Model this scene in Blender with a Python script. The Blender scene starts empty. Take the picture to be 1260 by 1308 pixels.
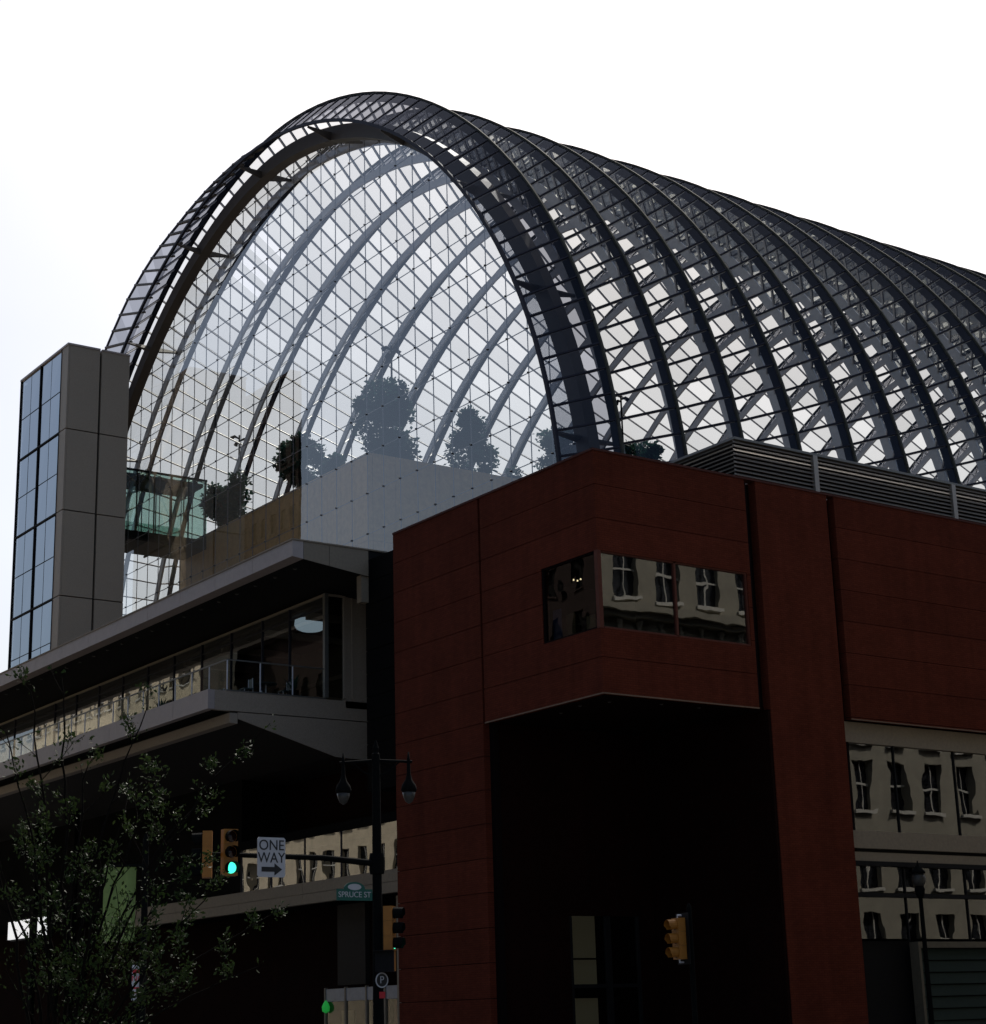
import bpy, math, random
from mathutils import Vector, Matrix

# ------------------------------------------------------------------ camera, sky, sun, exposure
sc = bpy.context.scene
COL = sc.collection
PI = math.pi
F_PX, W_PX, H_PX = 2308.37, 1260.0, 1308.0
YAW, PIT, ROL = math.radians(35.5832), math.radians(15.7039), math.radians(-1.6724)
CAM = Vector((-34.57, -42.78, 1.65))
fw = Vector((math.sin(YAW)*math.cos(PIT), math.cos(YAW)*math.cos(PIT), math.sin(PIT)))
rt0 = Vector((math.cos(YAW), -math.sin(YAW), 0)); up0 = rt0.cross(fw)
rt = rt0*math.cos(ROL) + up0*math.sin(ROL); up = -rt0*math.sin(ROL) + up0*math.cos(ROL)
cd = bpy.data.cameras.new('camera'); cam = bpy.data.objects.new('camera', cd); COL.objects.link(cam)
cd.sensor_fit = 'VERTICAL'; cd.sensor_height = 24.0; cd.lens = 24.0*F_PX/H_PX
cd.clip_start = 0.1; cd.clip_end = 5000
cam.matrix_world = Matrix(((rt.x, up.x, -fw.x, CAM.x), (rt.y, up.y, -fw.y, CAM.y), (rt.z, up.z, -fw.z, CAM.z), (0, 0, 0, 1)))
sc.camera = cam

SUN_EL, SUN_AZ = math.radians(50), math.radians(48)       # azimuth from +Y (down Broad) towards +X
wd = bpy.data.worlds.new('World'); sc.world = wd; wd.use_nodes = True
wn = wd.node_tree.nodes; wl = wd.node_tree.links; wn.clear()
sky = wn.new('ShaderNodeTexSky'); sky.sky_type = 'NISHITA'; sky.sun_disc = False
sky.sun_elevation = SUN_EL; sky.sun_rotation = SUN_AZ; sky.dust_density = 4.0; sky.air_density = 1.0; sky.ozone_density = 1.0
sdir = Vector((math.sin(SUN_AZ)*math.cos(SUN_EL), math.cos(SUN_AZ)*math.cos(SUN_EL), math.sin(SUN_EL)))
tc = wn.new('ShaderNodeTexCoord')
dot = wn.new('ShaderNodeVectorMath'); dot.operation = 'DOT_PRODUCT'; dot.inputs[1].default_value = sdir
mr = wn.new('ShaderNodeMapRange'); mr.interpolation_type = 'SMOOTHSTEP'
mr.inputs['From Min'].default_value = 0.15; mr.inputs['From Max'].default_value = 0.93
noi = wn.new('ShaderNodeTexNoise'); noi.inputs['Scale'].default_value = 2.2; noi.inputs['Detail'].default_value = 5.0
nr = wn.new('ShaderNodeMapRange'); nr.inputs['From Min'].default_value = 0.35; nr.inputs['From Max'].default_value = 0.7
nr.inputs['To Min'].default_value = 0.0; nr.inputs['To Max'].default_value = 0.35
mul = wn.new('ShaderNodeMath'); mul.operation = 'MULTIPLY'
mix = wn.new('ShaderNodeMix'); mix.data_type = 'RGBA'; mix.inputs['B'].default_value = (10.8, 10.95, 11.2, 1)   # thin bright cloud veil on the sun's side
bg = wn.new('ShaderNodeBackground'); bg.inputs['Strength'].default_value = 0.124
wo = wn.new('ShaderNodeOutputWorld')
wl.new(tc.outputs['Generated'], dot.inputs[0]); wl.new(dot.outputs['Value'], mr.inputs['Value'])
wl.new(tc.outputs['Generated'], noi.inputs['Vector']); wl.new(noi.outputs['Fac'], nr.inputs['Value'])
wl.new(mr.outputs['Result'], mul.inputs[0]); wl.new(nr.outputs['Result'], mul.inputs[1])
wl.new(mul.outputs[0], mix.inputs['Factor']); wl.new(sky.outputs['Color'], mix.inputs['A'])
wl.new(mix.outputs['Result'], bg.inputs['Color']); wl.new(bg.outputs['Background'], wo.inputs['Surface'])
sd = bpy.data.lights.new('sun', 'SUN'); sd.energy = 4.0; sd.angle = math.radians(0.5); sd.color = (1.0, 0.95, 0.87)
so = bpy.data.objects.new('sun', sd); COL.objects.link(so)
so.rotation_euler = (-sdir).to_track_quat('-Z', 'Y').to_euler(); so.location = (0, 0, 120)
sc.view_settings.view_transform = 'Standard'; sc.view_settings.look = 'None'
sc.view_settings.exposure = 0.0; sc.view_settings.gamma = 1.0; sc.view_settings.use_curve_mapping = False
sc.cycles.transparent_max_bounces = 64; sc.cycles.max_bounces = 10; sc.cycles.transmission_bounces = 8
sc.cycles.glossy_bounces = 4; sc.cycles.diffuse_bounces = 3
sc.cycles.use_denoising = True

# ------------------------------------------------------------------ pixel rays of the photograph -> points on real planes
def ray(x, y): return fw + rt*((x-W_PX/2)/F_PX) - up*((y-H_PX/2)/F_PX)
def atX(x, y, X): d = ray(x, y); return CAM + d*((X-CAM.x)/d.x)
def atY(x, y, Y): d = ray(x, y); return CAM + d*((Y-CAM.y)/d.y)
def atD(x, y, D): d = ray(x, y); return CAM + d*(D/math.hypot(d.x, d.y))

# ------------------------------------------------------------------ materials
def newmat(name):
    m = bpy.data.materials.new(name); m.use_nodes = True
    return m, m.node_tree.nodes, m.node_tree.links
def plain(name, col, rough=0.6, metal=0.0, var=0.12, scale=6.0, bump=0.0, bscale=60.0, spec=0.5):
    m, n, l = newmat(name); p = n['Principled BSDF']
    p.inputs['Roughness'].default_value = rough; p.inputs['Metallic'].default_value = metal
    p.inputs['Specular IOR Level'].default_value = spec
    t = n.new('ShaderNodeTexCoord'); no = n.new('ShaderNodeTexNoise'); no.inputs['Scale'].default_value = scale
    no.inputs['Detail'].default_value = 8.0; no.inputs['Roughness'].default_value = 0.65
    l.new(t.outputs['Object'], no.inputs['Vector'])
    r = n.new('ShaderNodeMapRange'); r.inputs['From Min'].default_value = .25; r.inputs['From Max'].default_value = .75
    r.inputs['To Min'].default_value = 1-var*1.6; r.inputs['To Max'].default_value = 1+var*1.6
    mx = n.new('ShaderNodeVectorMath'); mx.operation = 'SCALE'; mx.inputs[0].default_value = col[:3]
    l.new(no.outputs['Fac'], r.inputs['Value']); l.new(r.outputs['Result'], mx.inputs['Scale'])
    l.new(mx.outputs['Vector'], p.inputs['Base Color'])
    if bump:
        n2 = n.new('ShaderNodeTexNoise'); n2.inputs['Scale'].default_value = bscale; n2.inputs['Detail'].default_value = 4
        b = n.new('ShaderNodeBump'); b.inputs['Strength'].default_value = bump; b.inputs['Distance'].default_value = .02
        l.new(t.outputs['Object'], n2.inputs['Vector']); l.new(n2.outputs['Fac'], b.inputs['Height']); l.new(b.outputs['Normal'], p.inputs['Normal'])
    return m
def glass(name, tint, r0=0.08, power=4.0, rough=0.0, wav=0.0, wscale=0.35, rmax=0.9, gcol=(1, 1, 1), vary=0.0):
    """thin architectural glass: tinted transmission under a Fresnel-weighted mirror, gently wavy"""
    m, n, l = newmat(name); n.remove(n['Principled BSDF']); out = n['Material Output']
    tr = n.new('ShaderNodeBsdfTransparent'); tr.inputs['Color'].default_value = (*tint, 1)
    gl = n.new('ShaderNodeBsdfGlossy'); gl.inputs['Roughness'].default_value = rough; gl.inputs['Color'].default_value = (*gcol, 1)
    lw = n.new('ShaderNodeLayerWeight'); lw.inputs['Blend'].default_value = 0.5
    pw = n.new('ShaderNodeMath'); pw.operation = 'POWER'; pw.inputs[1].default_value = power
    mrn = n.new('ShaderNodeMapRange'); mrn.inputs['To Min'].default_value = r0; mrn.inputs['To Max'].default_value = rmax
    ms = n.new('ShaderNodeMixShader')
    l.new(lw.outputs['Facing'], pw.inputs[0]); l.new(pw.outputs[0], mrn.inputs['Value']); l.new(mrn.outputs['Result'], ms.inputs[0])
    l.new(tr.outputs[0], ms.inputs[1]); l.new(gl.outputs[0], ms.inputs[2]); l.new(ms.outputs[0], out.inputs['Surface'])
    if vary:                                     # every pane its own slight tone
        ge = n.new('ShaderNodeNewGeometry'); vr = n.new('ShaderNodeMapRange'); vr.inputs['To Min'].default_value = 1-vary; vr.inputs['To Max'].default_value = 1+vary*.6
        sc_ = n.new('ShaderNodeVectorMath'); sc_.operation = 'SCALE'; sc_.inputs[0].default_value = tint
        l.new(ge.outputs['Random Per Island'], vr.inputs['Value']); l.new(vr.outputs['Result'], sc_.inputs['Scale']); l.new(sc_.outputs['Vector'], tr.inputs['Color'])
    if wav:
        t = n.new('ShaderNodeTexCoord'); no = n.new('ShaderNodeTexNoise'); no.inputs['Scale'].default_value = wscale; no.inputs['Detail'].default_value = 1.5
        b = n.new('ShaderNodeBump'); b.inputs['Strength'].default_value = 1.0; b.inputs['Distance'].default_value = wav
        l.new(t.outputs['Object'], no.inputs['Vector']); l.new(no.outputs['Fac'], b.inputs['Height']); l.new(b.outputs['Normal'], gl.inputs['Normal'])
    return m
def emit(name, col, s):
    m, n, l = newmat(name); p = n['Principled BSDF']; p.inputs['Base Color'].default_value = (*col, 1)
    p.inputs['Emission Color'].default_value = (*col, 1); p.inputs['Emission Strength'].default_value = s
    return m
def brickmat(name, c1, c2, mortar, bw=.22, bh=.072):
    m, n, l = newmat(name); p = n['Principled BSDF']; p.inputs['Roughness'].default_value = .9; p.inputs['Specular IOR Level'].default_value = .06
    t = n.new('ShaderNodeTexCoord'); s = n.new('ShaderNodeSeparateXYZ'); a = n.new('ShaderNodeMath'); a.operation = 'ADD'; c = n.new('ShaderNodeCombineXYZ')
    l.new(t.outputs['Object'], s.inputs[0]); l.new(s.outputs['X'], a.inputs[0]); l.new(s.outputs['Y'], a.inputs[1])
    l.new(a.outputs[0], c.inputs['X']); l.new(s.outputs['Z'], c.inputs['Y'])
    b = n.new('ShaderNodeTexBrick'); b.inputs['Scale'].default_value = 1.0; b.inputs['Brick Width'].default_value = bw; b.inputs['Row Height'].default_value = bh
    b.inputs['Mortar Size'].default_value = .006; b.inputs['Color1'].default_value = (*c1, 1); b.inputs['Color2'].default_value = (*c2, 1); b.inputs['Mortar'].default_value = (*mortar, 1)
    l.new(c.outputs[0], b.inputs['Vector'])
    no = n.new('ShaderNodeTexNoise'); no.inputs['Scale'].default_value = .7; no.inputs['Detail'].default_value = 6; l.new(t.outputs['Object'], no.inputs['Vector'])
    r = n.new('ShaderNodeMapRange'); r.inputs['From Min'].default_value = .3; r.inputs['From Max'].default_value = .7; r.inputs['To Min'].default_value = .86; r.inputs['To Max'].default_value = 1.10
    v = n.new('ShaderNodeVectorMath'); v.operation = 'SCALE'
    mp = n.new('ShaderNodeMapping'); mp.inputs['Scale'].default_value = (2.6, 2.6, .16); ns = n.new('ShaderNodeTexNoise'); ns.inputs['Scale'].default_value = 1.0; ns.inputs['Detail'].default_value = 5
    l.new(t.outputs['Object'], mp.inputs['Vector']); l.new(mp.outputs['Vector'], ns.inputs['Vector'])      # rain streaks
    rs = n.new('ShaderNodeMapRange'); rs.inputs['From Min'].default_value = .35; rs.inputs['From Max'].default_value = .65; rs.inputs['To Min'].default_value = .90; rs.inputs['To Max'].default_value = 1.05
    mm = n.new('ShaderNodeMath'); mm.operation = 'MULTIPLY'; l.new(ns.outputs['Fac'], rs.inputs['Value'])
    ge = n.new('ShaderNodeNewGeometry'); ri = n.new('ShaderNodeMapRange'); ri.inputs['To Min'].default_value = .92; ri.inputs['To Max'].default_value = 1.06
    m3 = n.new('ShaderNodeMath'); m3.operation = 'MULTIPLY'; l.new(ge.outputs['Random Per Island'], ri.inputs['Value'])
    l.new(no.outputs['Fac'], r.inputs['Value']); l.new(r.outputs['Result'], mm.inputs[0]); l.new(rs.outputs['Result'], mm.inputs[1]); l.new(mm.outputs[0], m3.inputs[0]); l.new(ri.outputs['Result'], m3.inputs[1])
    l.new(b.outputs['Color'], v.inputs[0]); l.new(m3.outputs[0], v.inputs['Scale']); l.new(v.outputs['Vector'], p.inputs['Base Color'])
    bp = n.new('ShaderNodeBump'); bp.inputs['Strength'].default_value = .4; bp.inputs['Distance'].default_value = .01; l.new(b.outputs['Fac'], bp.inputs['Height']); bp.invert = True
    l.new(bp.outputs['Normal'], p.inputs['Normal'])
    return m
def leafmat(name, col, col2, scale=1.2, trans=0.35):
    m, n, l = newmat(name); p = n['Principled BSDF']; out = n['Material Output']; p.inputs['Roughness'].default_value = .6; p.inputs['Specular IOR Level'].default_value = .14
    t = n.new('ShaderNodeTexCoord'); no = n.new('ShaderNodeTexNoise'); no.inputs['Scale'].default_value = scale; no.inputs['Detail'].default_value = 3
    mx = n.new('ShaderNodeMix'); mx.data_type = 'RGBA'; mx.inputs['A'].default_value = (*col, 1); mx.inputs['B'].default_value = (*col2, 1)
    r = n.new('ShaderNodeMapRange'); r.inputs['From Min'].default_value = .35; r.inputs['From Max'].default_value = .65
    l.new(t.outputs['Object'], no.inputs['Vector']); l.new(no.outputs['Fac'], r.inputs['Value']); l.new(r.outputs['Result'], mx.inputs['Factor']); l.new(mx.outputs['Result'], p.inputs['Base Color'])
    tl = n.new('ShaderNodeBsdfTranslucent'); l.new(mx.outputs['Result'], tl.inputs['Color']); ms = n.new('ShaderNodeMixShader'); ms.inputs[0].default_value = trans
    l.new(p.outputs[0], ms.inputs[1]); l.new(tl.outputs[0], ms.inputs[2]); l.new(ms.outputs[0], out.inputs['Surface'])
    return m

M = {}
M['brick'] = brickmat('red_brick', (.128, .0285, .0146), (.104, .0232, .0122), (.066, .0182, .0104))
M['brick_shade'] = brickmat('shade_dark_brick', (.014, .0036, .0024), (.011, .003, .002), (.009, .003, .002))  # the brick again, with the shade under the overhangs put into its colour
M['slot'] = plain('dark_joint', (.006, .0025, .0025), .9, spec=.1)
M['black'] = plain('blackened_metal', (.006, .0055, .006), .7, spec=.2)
M['darkwall'] = plain('shade_dark_wall', (.005, .0046, .0042), .9, scale=2, spec=.05)  # near black: deep shade of recesses and lower storeys is in the colour
M['steel'] = plain('grey_painted_steel', (.62, .62, .66), .45, var=.08)
M['steel_near'] = plain('dark_grey_steel', (.022, .022, .034), .6, var=.08, spec=.2)
M['cap'] = plain('bare_metal_capping', (.16, .155, .14), .4, .4, var=.1)
M['navy'] = plain('dark_navy_steel', (.012, .012, .020), .7, spec=.1)
M['ridge'] = plain('weathered_ridge_metal', (.055, .055, .045), .85, var=.25, spec=.12)
M['beam'] = plain('bronze_painted_steel', (.085, .068, .055), .55, var=.1, scale=1.5)
M['cable'] = plain('stainless_cable', (.10, .10, .115), .4)
M['node'] = plain('dark_clamp_metal', (.05, .05, .06), .4)
M['stone'] = plain('brown_grey_granite', (.34, .275, .21), .55, var=.16, scale=28, bump=.15)
M['stone_lt'] = plain('pale_limestone', (.25, .20, .14), .6, var=.1, scale=9, bump=.1)
M['fascia'] = plain('grey_metal_fascia', (.40, .335, .305), .5, var=.06, scale=3)
M['louver'] = plain('anodised_louver', (.33, .30, .26), .4, .4, var=.06)
M['wood'] = plain('makore_wood_panel', (.32, .205, .09), .5, var=.18, scale=3.0)
M['concrete'] = plain('concrete', (.25, .24, .23), .8, scale=2, bump=.1)
M['vglass'] = glass('vault_glass', (.80, .805, .785), .04, 4.0, 0, 0, rmax=.5, gcol=(.6, .63, .72), vary=.13)
M['fglass'] = glass('fritted_front_glass', (.40, .41, .44), .04, 4, 0, 0, rmax=.4, gcol=(.6, .63, .72), vary=.2)
M['wglass'] = glass('end_wall_glass', (.95, .97, .965), .17, 3.2, 0, .0012, .5, gcol=(1, .975, .94))
M['tglass'] = glass('tower_glass', (.12, .14, .16), .34, 2.6, 0, .003, .8, gcol=(.86, .93, 1))
M['bglass'] = glass('dark_window_glass', (.42, .44, .42), .19, 3.0, .0, .0045, .8)
M['tinted'] = glass('terrace_glass', (.50, .52, .51), .16, 3.0, .0, .006, .5)
M['rail_glass'] = glass('rail_glass', (.86, .90, .88), .06, 3.5, 0, 0)
M['green_glass'] = glass('green_bridge_glass', (.34, .50, .44), .06, 3.5, 0, 0)
M['yellow'] = plain('signal_yellow', (.33, .125, .010), .55, var=.1)
M['white'] = plain('white_sign_face', (.48, .48, .50), .5, var=.04)
M['ink'] = plain('black_lettering', (.012, .012, .013), .6)
M['red'] = plain('red_lettering', (.5, .02, .03), .6)
M['sgreen'] = plain('green_sign_face', (.01, .10, .075), .45, var=.05)
M['banner'] = plain('green_banner_cloth', (.19, .26, .075), .8, var=.1)
M['pole'] = plain('black_green_pole', (.005, .0055, .0055), .9, spec=.05)
M['lens'] = plain('frosted_lamp_glass', (.05, .048, .043), .35, spec=.3)
M['go'] = emit('lit_green_lens', (.06, .95, .62), 1.6)
M['off'] = plain('unlit_lens', (.03, .008, .006), .25)
M['bulb'] = emit('small_warm_bulb', (1, .8, .5), 2.5)
M['drum'] = emit('lit_drum_lamp', (.62, .80, .95), .50)
M['emissive'] = emit('glowing_white_panel', (.95, .95, .95), .8)  # glow added for a bright gap, not a real lamp
M['shutter'] = plain('dark_green_shutter', (.008, .022, .017), .6, spec=.25)
M['bark_st'] = plain('black_brown_bark', (.006, .005, .0042), .95, scale=20, bump=.3, spec=.02)  # one very dark tone for trunk and branches
M['bark'] = plain('dark_bark', (.045, .035, .028), .9, scale=20, bump=.4)
M['leaf_in'] = leafmat('garden_tree_leaf', (.014, .056, .044), (.032, .085, .060))
M['leaf_st'] = leafmat('young_street_leaf', (.012, .026, .006), (.030, .048, .012), 2.0, .2)
M['asphalt'] = plain('asphalt', (.05, .05, .052), .9, scale=3, bump=.2)
M['paving'] = plain('pavement_slab', (.22, .21, .20), .85, scale=2, bump=.1)
M['paint'] = plain('road_paint', (.75, .75, .72), .7)
M['sun_stone'] = plain('buff_stone', (.44, .38, .27), .8, scale=1.2, var=.12, bump=.1)
M['grey_stone'] = plain('grey_buff_stone', (.22, .205, .16), .8, scale=1.0, var=.14, bump=.1)
M['sill'] = plain('white_sill', (.42, .41, .37), .6)
M['redbrown'] = brickmat('old_dark_brick', (.022, .014, .012), (.018, .012, .01), (.018, .014, .012))
M['pane_dark'] = plain('dark_pane', (.02, .022, .026), .12, spec=.6)
M['furniture'] = plain('furniture_dark', (.045, .075, .075), .5)
M['blue'] = plain('blue_drape', (.02, .05, .16), .7)
M['tan'] = plain('tan_paper', (.30, .22, .10), .8)
M['bronze'] = plain('soffit_bronze', (.022, .018, .015), .7, spec=.2)
M['bronze_lt'] = plain('bronze_trim', (.11, .09, .06), .55)
M['green_lit'] = emit('green_lit_sign', (.03, .55, .08), .25)
M['shopred'] = plain('red_curtain', (.16, .035, .03), .7, var=.3, scale=4)
M['skyblue'] = plain('grey_blue_frosted_band', (.18, .22, .28), .3)
M['refl_glow'] = emit('beige_reflection_glow', (.85, .75, .50), .035)  # self-lit beige put in for a mirrored building, no lamp there
M['shopglass'] = glass('shop_glass', (.7, .72, .7), .045, 4, 0, .006, .6)
M['clear'] = glass('clear_untinted_pane', (1, 1, 1), .02, 5.0)

# ------------------------------------------------------------------ mesh builder
class MB:
    def __init__(s): s.v = []; s.f = []; s.mi = []
    def add(s, vs, fs, k=0):
        o = len(s.v); s.v += [tuple(v) for v in vs]; s.f += [tuple(o+i for i in f) for f in fs]; s.mi += [k]*len(fs); return s
    def box(s, x0, x1, y0, y1, z0, z1, k=0):
        return s.add([(x0,y0,z0),(x1,y0,z0),(x1,y1,z0),(x0,y1,z0),(x0,y0,z1),(x1,y0,z1),(x1,y1,z1),(x0,y1,z1)],
                     [(0,3,2,1),(4,5,6,7),(0,1,5,4),(1,2,6,5),(2,3,7,6),(3,0,4,7)], k)
    def bar(s, p, q, w, h, ref=(0,0,1), k=0):
        p, q = Vector(p), Vector(q); d = (q-p).normalized(); r = Vector(ref)
        a = d.cross(r)
        if a.length < 1e-4: a = d.cross(Vector((1,0,0)))
        a.normalize(); b = a.cross(d).normalized(); a = a*(w/2); b = b*(h/2)
        vs = [p-a-b, p+a-b, p+a+b, p-a+b, q-a-b, q+a-b, q+a+b, q-a+b]
        return s.add(vs, [(0,1,2,3),(7,6,5,4),(0,4,5,1),(1,5,6,2),(2,6,7,3),(3,7,4,0)], k)
    def quad(s, a, b, c, d, k=0): return s.add([a,b,c,d], [(0,1,2,3)], k)
    def poly(s, pts, k=0): return s.add(pts, [tuple(range(len(pts)))], k)
    def prism(s, prof, axis, a0, a1, k=0):      # closed profile swept along a world axis
        n = len(prof)
        def P(u, v, w): return (w,u,v) if axis == 'x' else ((u,w,v) if axis == 'y' else (u,v,w))
        vs = [P(u,v,a0) for u,v in prof]+[P(u,v,a1) for u,v in prof]
        return s.add(vs, [tuple(range(n))[::-1], tuple(range(n,2*n))]+[(i,(i+1)%n,n+(i+1)%n,n+i) for i in range(n)], k)
    def tube(s, pts, rad, n=8, k=0, cap=True):
        pts = [Vector(p) for p in pts]; rings = []; o = len(s.v)
        rr = rad if isinstance(rad, (list, tuple)) else [rad]*len(pts)
        ref = Vector((0,0,1))
        if abs((pts[-1]-pts[0]).normalized().z) > .9: ref = Vector((1,0,0))
        for i, p in enumerate(pts):
            d = (pts[min(i+1,len(pts)-1)]-pts[max(i-1,0)]).normalized(); a = d.cross(ref)
            if a.length < 1e-4: a = d.cross(Vector((0,1,0)))
            a.normalize(); b = a.cross(d)
            for j in range(n):
                t = 2*PI*j/n; s.v.append(tuple(p+(a*math.cos(t)+b*math.sin(t))*rr[i]))
        for i in range(len(pts)-1):
            for j in range(n):
                s.f.append((o+i*n+j, o+i*n+(j+1)%n, o+(i+1)*n+(j+1)%n, o+(i+1)*n+j)); s.mi.append(k)
        if cap: s.f.append(tuple(o+j for j in range(n))[::-1]); s.f.append(tuple(o+(len(pts)-1)*n+j for j in range(n))); s.mi += [k,k]
        return s
    def lathe(s, c, prof, n=14, k=0):           # profile of (radius, z) about a vertical axis
        c = Vector(c); o = len(s.v)
        for r, z in prof:
            for j in range(n): t = 2*PI*j/n; s.v.append((c.x+r*math.cos(t), c.y+r*math.sin(t), c.z+z))
        for i in range(len(prof)-1):
            for j in range(n): s.f.append((o+i*n+j, o+i*n+(j+1)%n, o+(i+1)*n+(j+1)%n, o+(i+1)*n+j)); s.mi.append(k)
        s.f.append(tuple(o+j for j in range(n))[::-1]); s.f.append(tuple(o+(len(prof)-1)*n+j for j in range(n))); s.mi += [k,k]
        return s
    def build(s, name, mats, parent=None, smooth=False):
        me = bpy.data.meshes.new(name); me.from_pydata(s.v, [], s.f); 
        for m in (mats if isinstance(mats, list) else [mats]): me.materials.append(m)
        if isinstance(mats, list): me.polygons.foreach_set('material_index', s.mi)
        if smooth: me.polygons.foreach_set('use_smooth', [True]*len(me.polygons))
        me.update(); o = bpy.data.objects.new(name, me); COL.objects.link(o)
        if parent: o.parent = parent; o.matrix_parent_inverse = parent.matrix_world.inverted()
        return o
def tag(o, label=None, cat=None, group=None, kind=None):
    if label: o['label'] = label
    if cat: o['category'] = cat
    if group: o['group'] = group
    if kind: o['kind'] = kind
    return o
def thing(name, label, cat, loc=(0,0,0), group=None):
    o = bpy.data.objects.new(name, None); o.empty_display_size = .3; COL.objects.link(o); o.location = loc
    o.matrix_world = Matrix.Translation(Vector(loc))
    return tag(o, label, cat, group)
def copy_part(o, parent, dloc):
    c = o.copy(); COL.objects.link(c); c.parent = parent
    if dloc is not None: c.location = o.location + Vector(dloc)
    return c
def dup_tree(root, loc, rotz=0, label=None):
    r = root.copy(); COL.objects.link(r); r.location = loc; r.rotation_euler = (0,0,rotz)
    if label: r['label'] = label
    for ch in list(root.children):
        c = ch.copy(); COL.objects.link(c); c.parent = r
        for g in list(ch.children): d = g.copy(); COL.objects.link(d); d.parent = c
    return r
def lettering(name, body, size, mat, parent, M4, depth=.004):
    cu = bpy.data.curves.new(name, 'FONT'); cu.body = body; cu.size = size; cu.align_x = 'CENTER'; cu.align_y = 'CENTER'; cu.extrude = depth
    t = bpy.data.objects.new(name+'_curve', cu); COL.objects.link(t)
    dg = bpy.context.evaluated_depsgraph_get(); me = bpy.data.meshes.new_from_object(t.evaluated_get(dg))
    bpy.data.objects.remove(t); bpy.data.curves.remove(cu)
    me.materials.clear(); me.materials.append(mat); me.transform(M4)
    o = bpy.data.objects.new(name, me); COL.objects.link(o); o.parent = parent
    if parent: o.matrix_parent_inverse = parent.matrix_world.inverted()
    return o
rnd = random.Random(7)

# ------------------------------------------------------------------ ground, roads, pavements
def struct(name, mb, mat): return tag(mb.build(name, mat), kind='structure')
struct('ground', MB().box(-2500, 2500, -2500, 2500, -.6, -.15), M['asphalt'])
struct('road', MB().box(-30, -12, -400, 600, -.145, -.12).box(-12.0, 400, -13.5, -6, -.145, -.12).box(-400, -30, -13.5, -6, -.145, -.12), M['asphalt'])
struct('pavement', MB().box(-12, 120, -6, 160, -.145, .0), M['paving'])
tag(MB().box(-12, 120, -18, -13.5, -.145, .0).box(-40, -30, -400, -13.5, -.145, .0).box(-40, -30, -6, 600, -.145, .0).box(-12, 120, -18.0, -13.5, -.14, .001).build('pavement', M['paving']), kind='structure')
mk = MB()
for i in range(60): mk.box(-21.1, -20.95, -100+i*6, -97+i*6, -.119, -.114)
for i in range(9): mk.box(-28.5+i*1.8, -27.7+i*1.8, -17, -14, -.119, -.114)
struct('road_markings', mk, M['paint'])

# ------------------------------------------------------------------ the pleated glass vault
XA, YC, ZC, RA, NE = 8.0, 39.14, 21.11, 27.27, 1.87
PITCH, DR, NB, NP = 3.42, 1.87, 29, 74
BASE = 18.5
def raw(th, d):
    c, s_ = math.cos(th), max(math.sin(th), 0)
    return (YC-(RA+d)*math.copysign(abs(c)**(2/NE), c), ZC+(RA+d)*s_**(2/NE))
def arc_params(n):
    N = 4000; ths = [PI*i/N for i in range(N+1)]; L = [0]
    P = [raw(t, 0) for t in ths]
    for i in range(N): L.append(L[-1]+math.dist(P[i], P[i+1]))
    out = []; j = 0
    for k in range(n+1):
        t = L[-1]*k/n
        while j < N-1 and L[j+1] < t: j += 1
        f = (t-L[j])/max(L[j+1]-L[j], 1e-9); out.append(ths[j]+(ths[j+1]-ths[j])*f)
    return out
TH = arc_params(NP)
def prof(d): return [(YC-(RA+d), BASE)]+[raw(t, d) for t in TH]+[(YC+(RA+d), BASE)]
def sweep(mb, x0, x1, d0, d1, k=0):     # rectangular section following the arch
    a, b = prof(d0), prof(d1); o = len(mb.v); n = len(a)
    for (y, z), (y2, z2) in zip(a, b): mb.v += [(x0,y,z),(x1,y,z),(x1,y2,z2),(x0,y2,z2)]
    for i in range(n-1):
        for j in range(4): mb.f.append((o+i*4+j, o+i*4+(j+1)%4, o+i*4+4+(j+1)%4, o+i*4+4+j)); mb.mi.append(k)
    mb.f += [(o,o+3,o+2,o+1), (o+4*n-4,o+4*n-3,o+4*n-2,o+4*n-1)]; mb.mi += [k,k]
    return mb
vault = thing('glass_vault', 'huge pleated glass barrel vault with arched open end above the brick block', 'glass roof', (XA, YC, BASE))
lo, hi = prof(0), prof(DR)
def bay_mesh(half_of_clear=(), back_clear=()):
    g = MB(); pu = MB()
    for i in range(len(lo)-1):
        (y0,z0),(y1,z1),(u0,w0),(u1,w1) = lo[i],lo[i+1],hi[i],hi[i+1]
        a = (0,y0,z0); b = (0,y1,z1); c = (PITCH/2,u1,w1); d = (PITCH/2,u0,w0); e = (PITCH,y1,z1); f_ = (PITCH,y0,z0)
        g.quad(a,d,c,b, 1 if i in half_of_clear else 0); 
        if i in back_clear:                      # half of the pane is left untinted
            m1 = tuple((Vector(d)+Vector(c))/2); m2 = tuple((Vector(f_)+Vector(e))/2); g.quad(d,f_,m2,m1, 1); g.quad(m1,m2,e,c, 0)
        else: g.quad(d,f_,e,c, 0)
    for i in range(1, len(lo)-1):
        (y,z),(u,w) = lo[i],hi[i]
        nrm = Vector((0, u-y, w-z)).normalized(); tan = Vector((0,-nrm.z,nrm.y))
        p, q, r = Vector((.02,y,z)), Vector((PITCH/2,u,w)), Vector((PITCH-.02,y,z))
        for e0, e1 in ((p, q), (q, r)):        # light inner mullion, dark outer capping
            N = (e1-e0).normalized().cross(tan)
            if N.dot(nrm) < 0: N = -N
            pu.bar(e0-N*.05, e1-N*.05, .06, .082, tan, 1); pu.bar(e0+N*.012, e1+N*.012, .055, .080, tan, 0)
    return g, pu
g, pu = bay_mesh()
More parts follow.
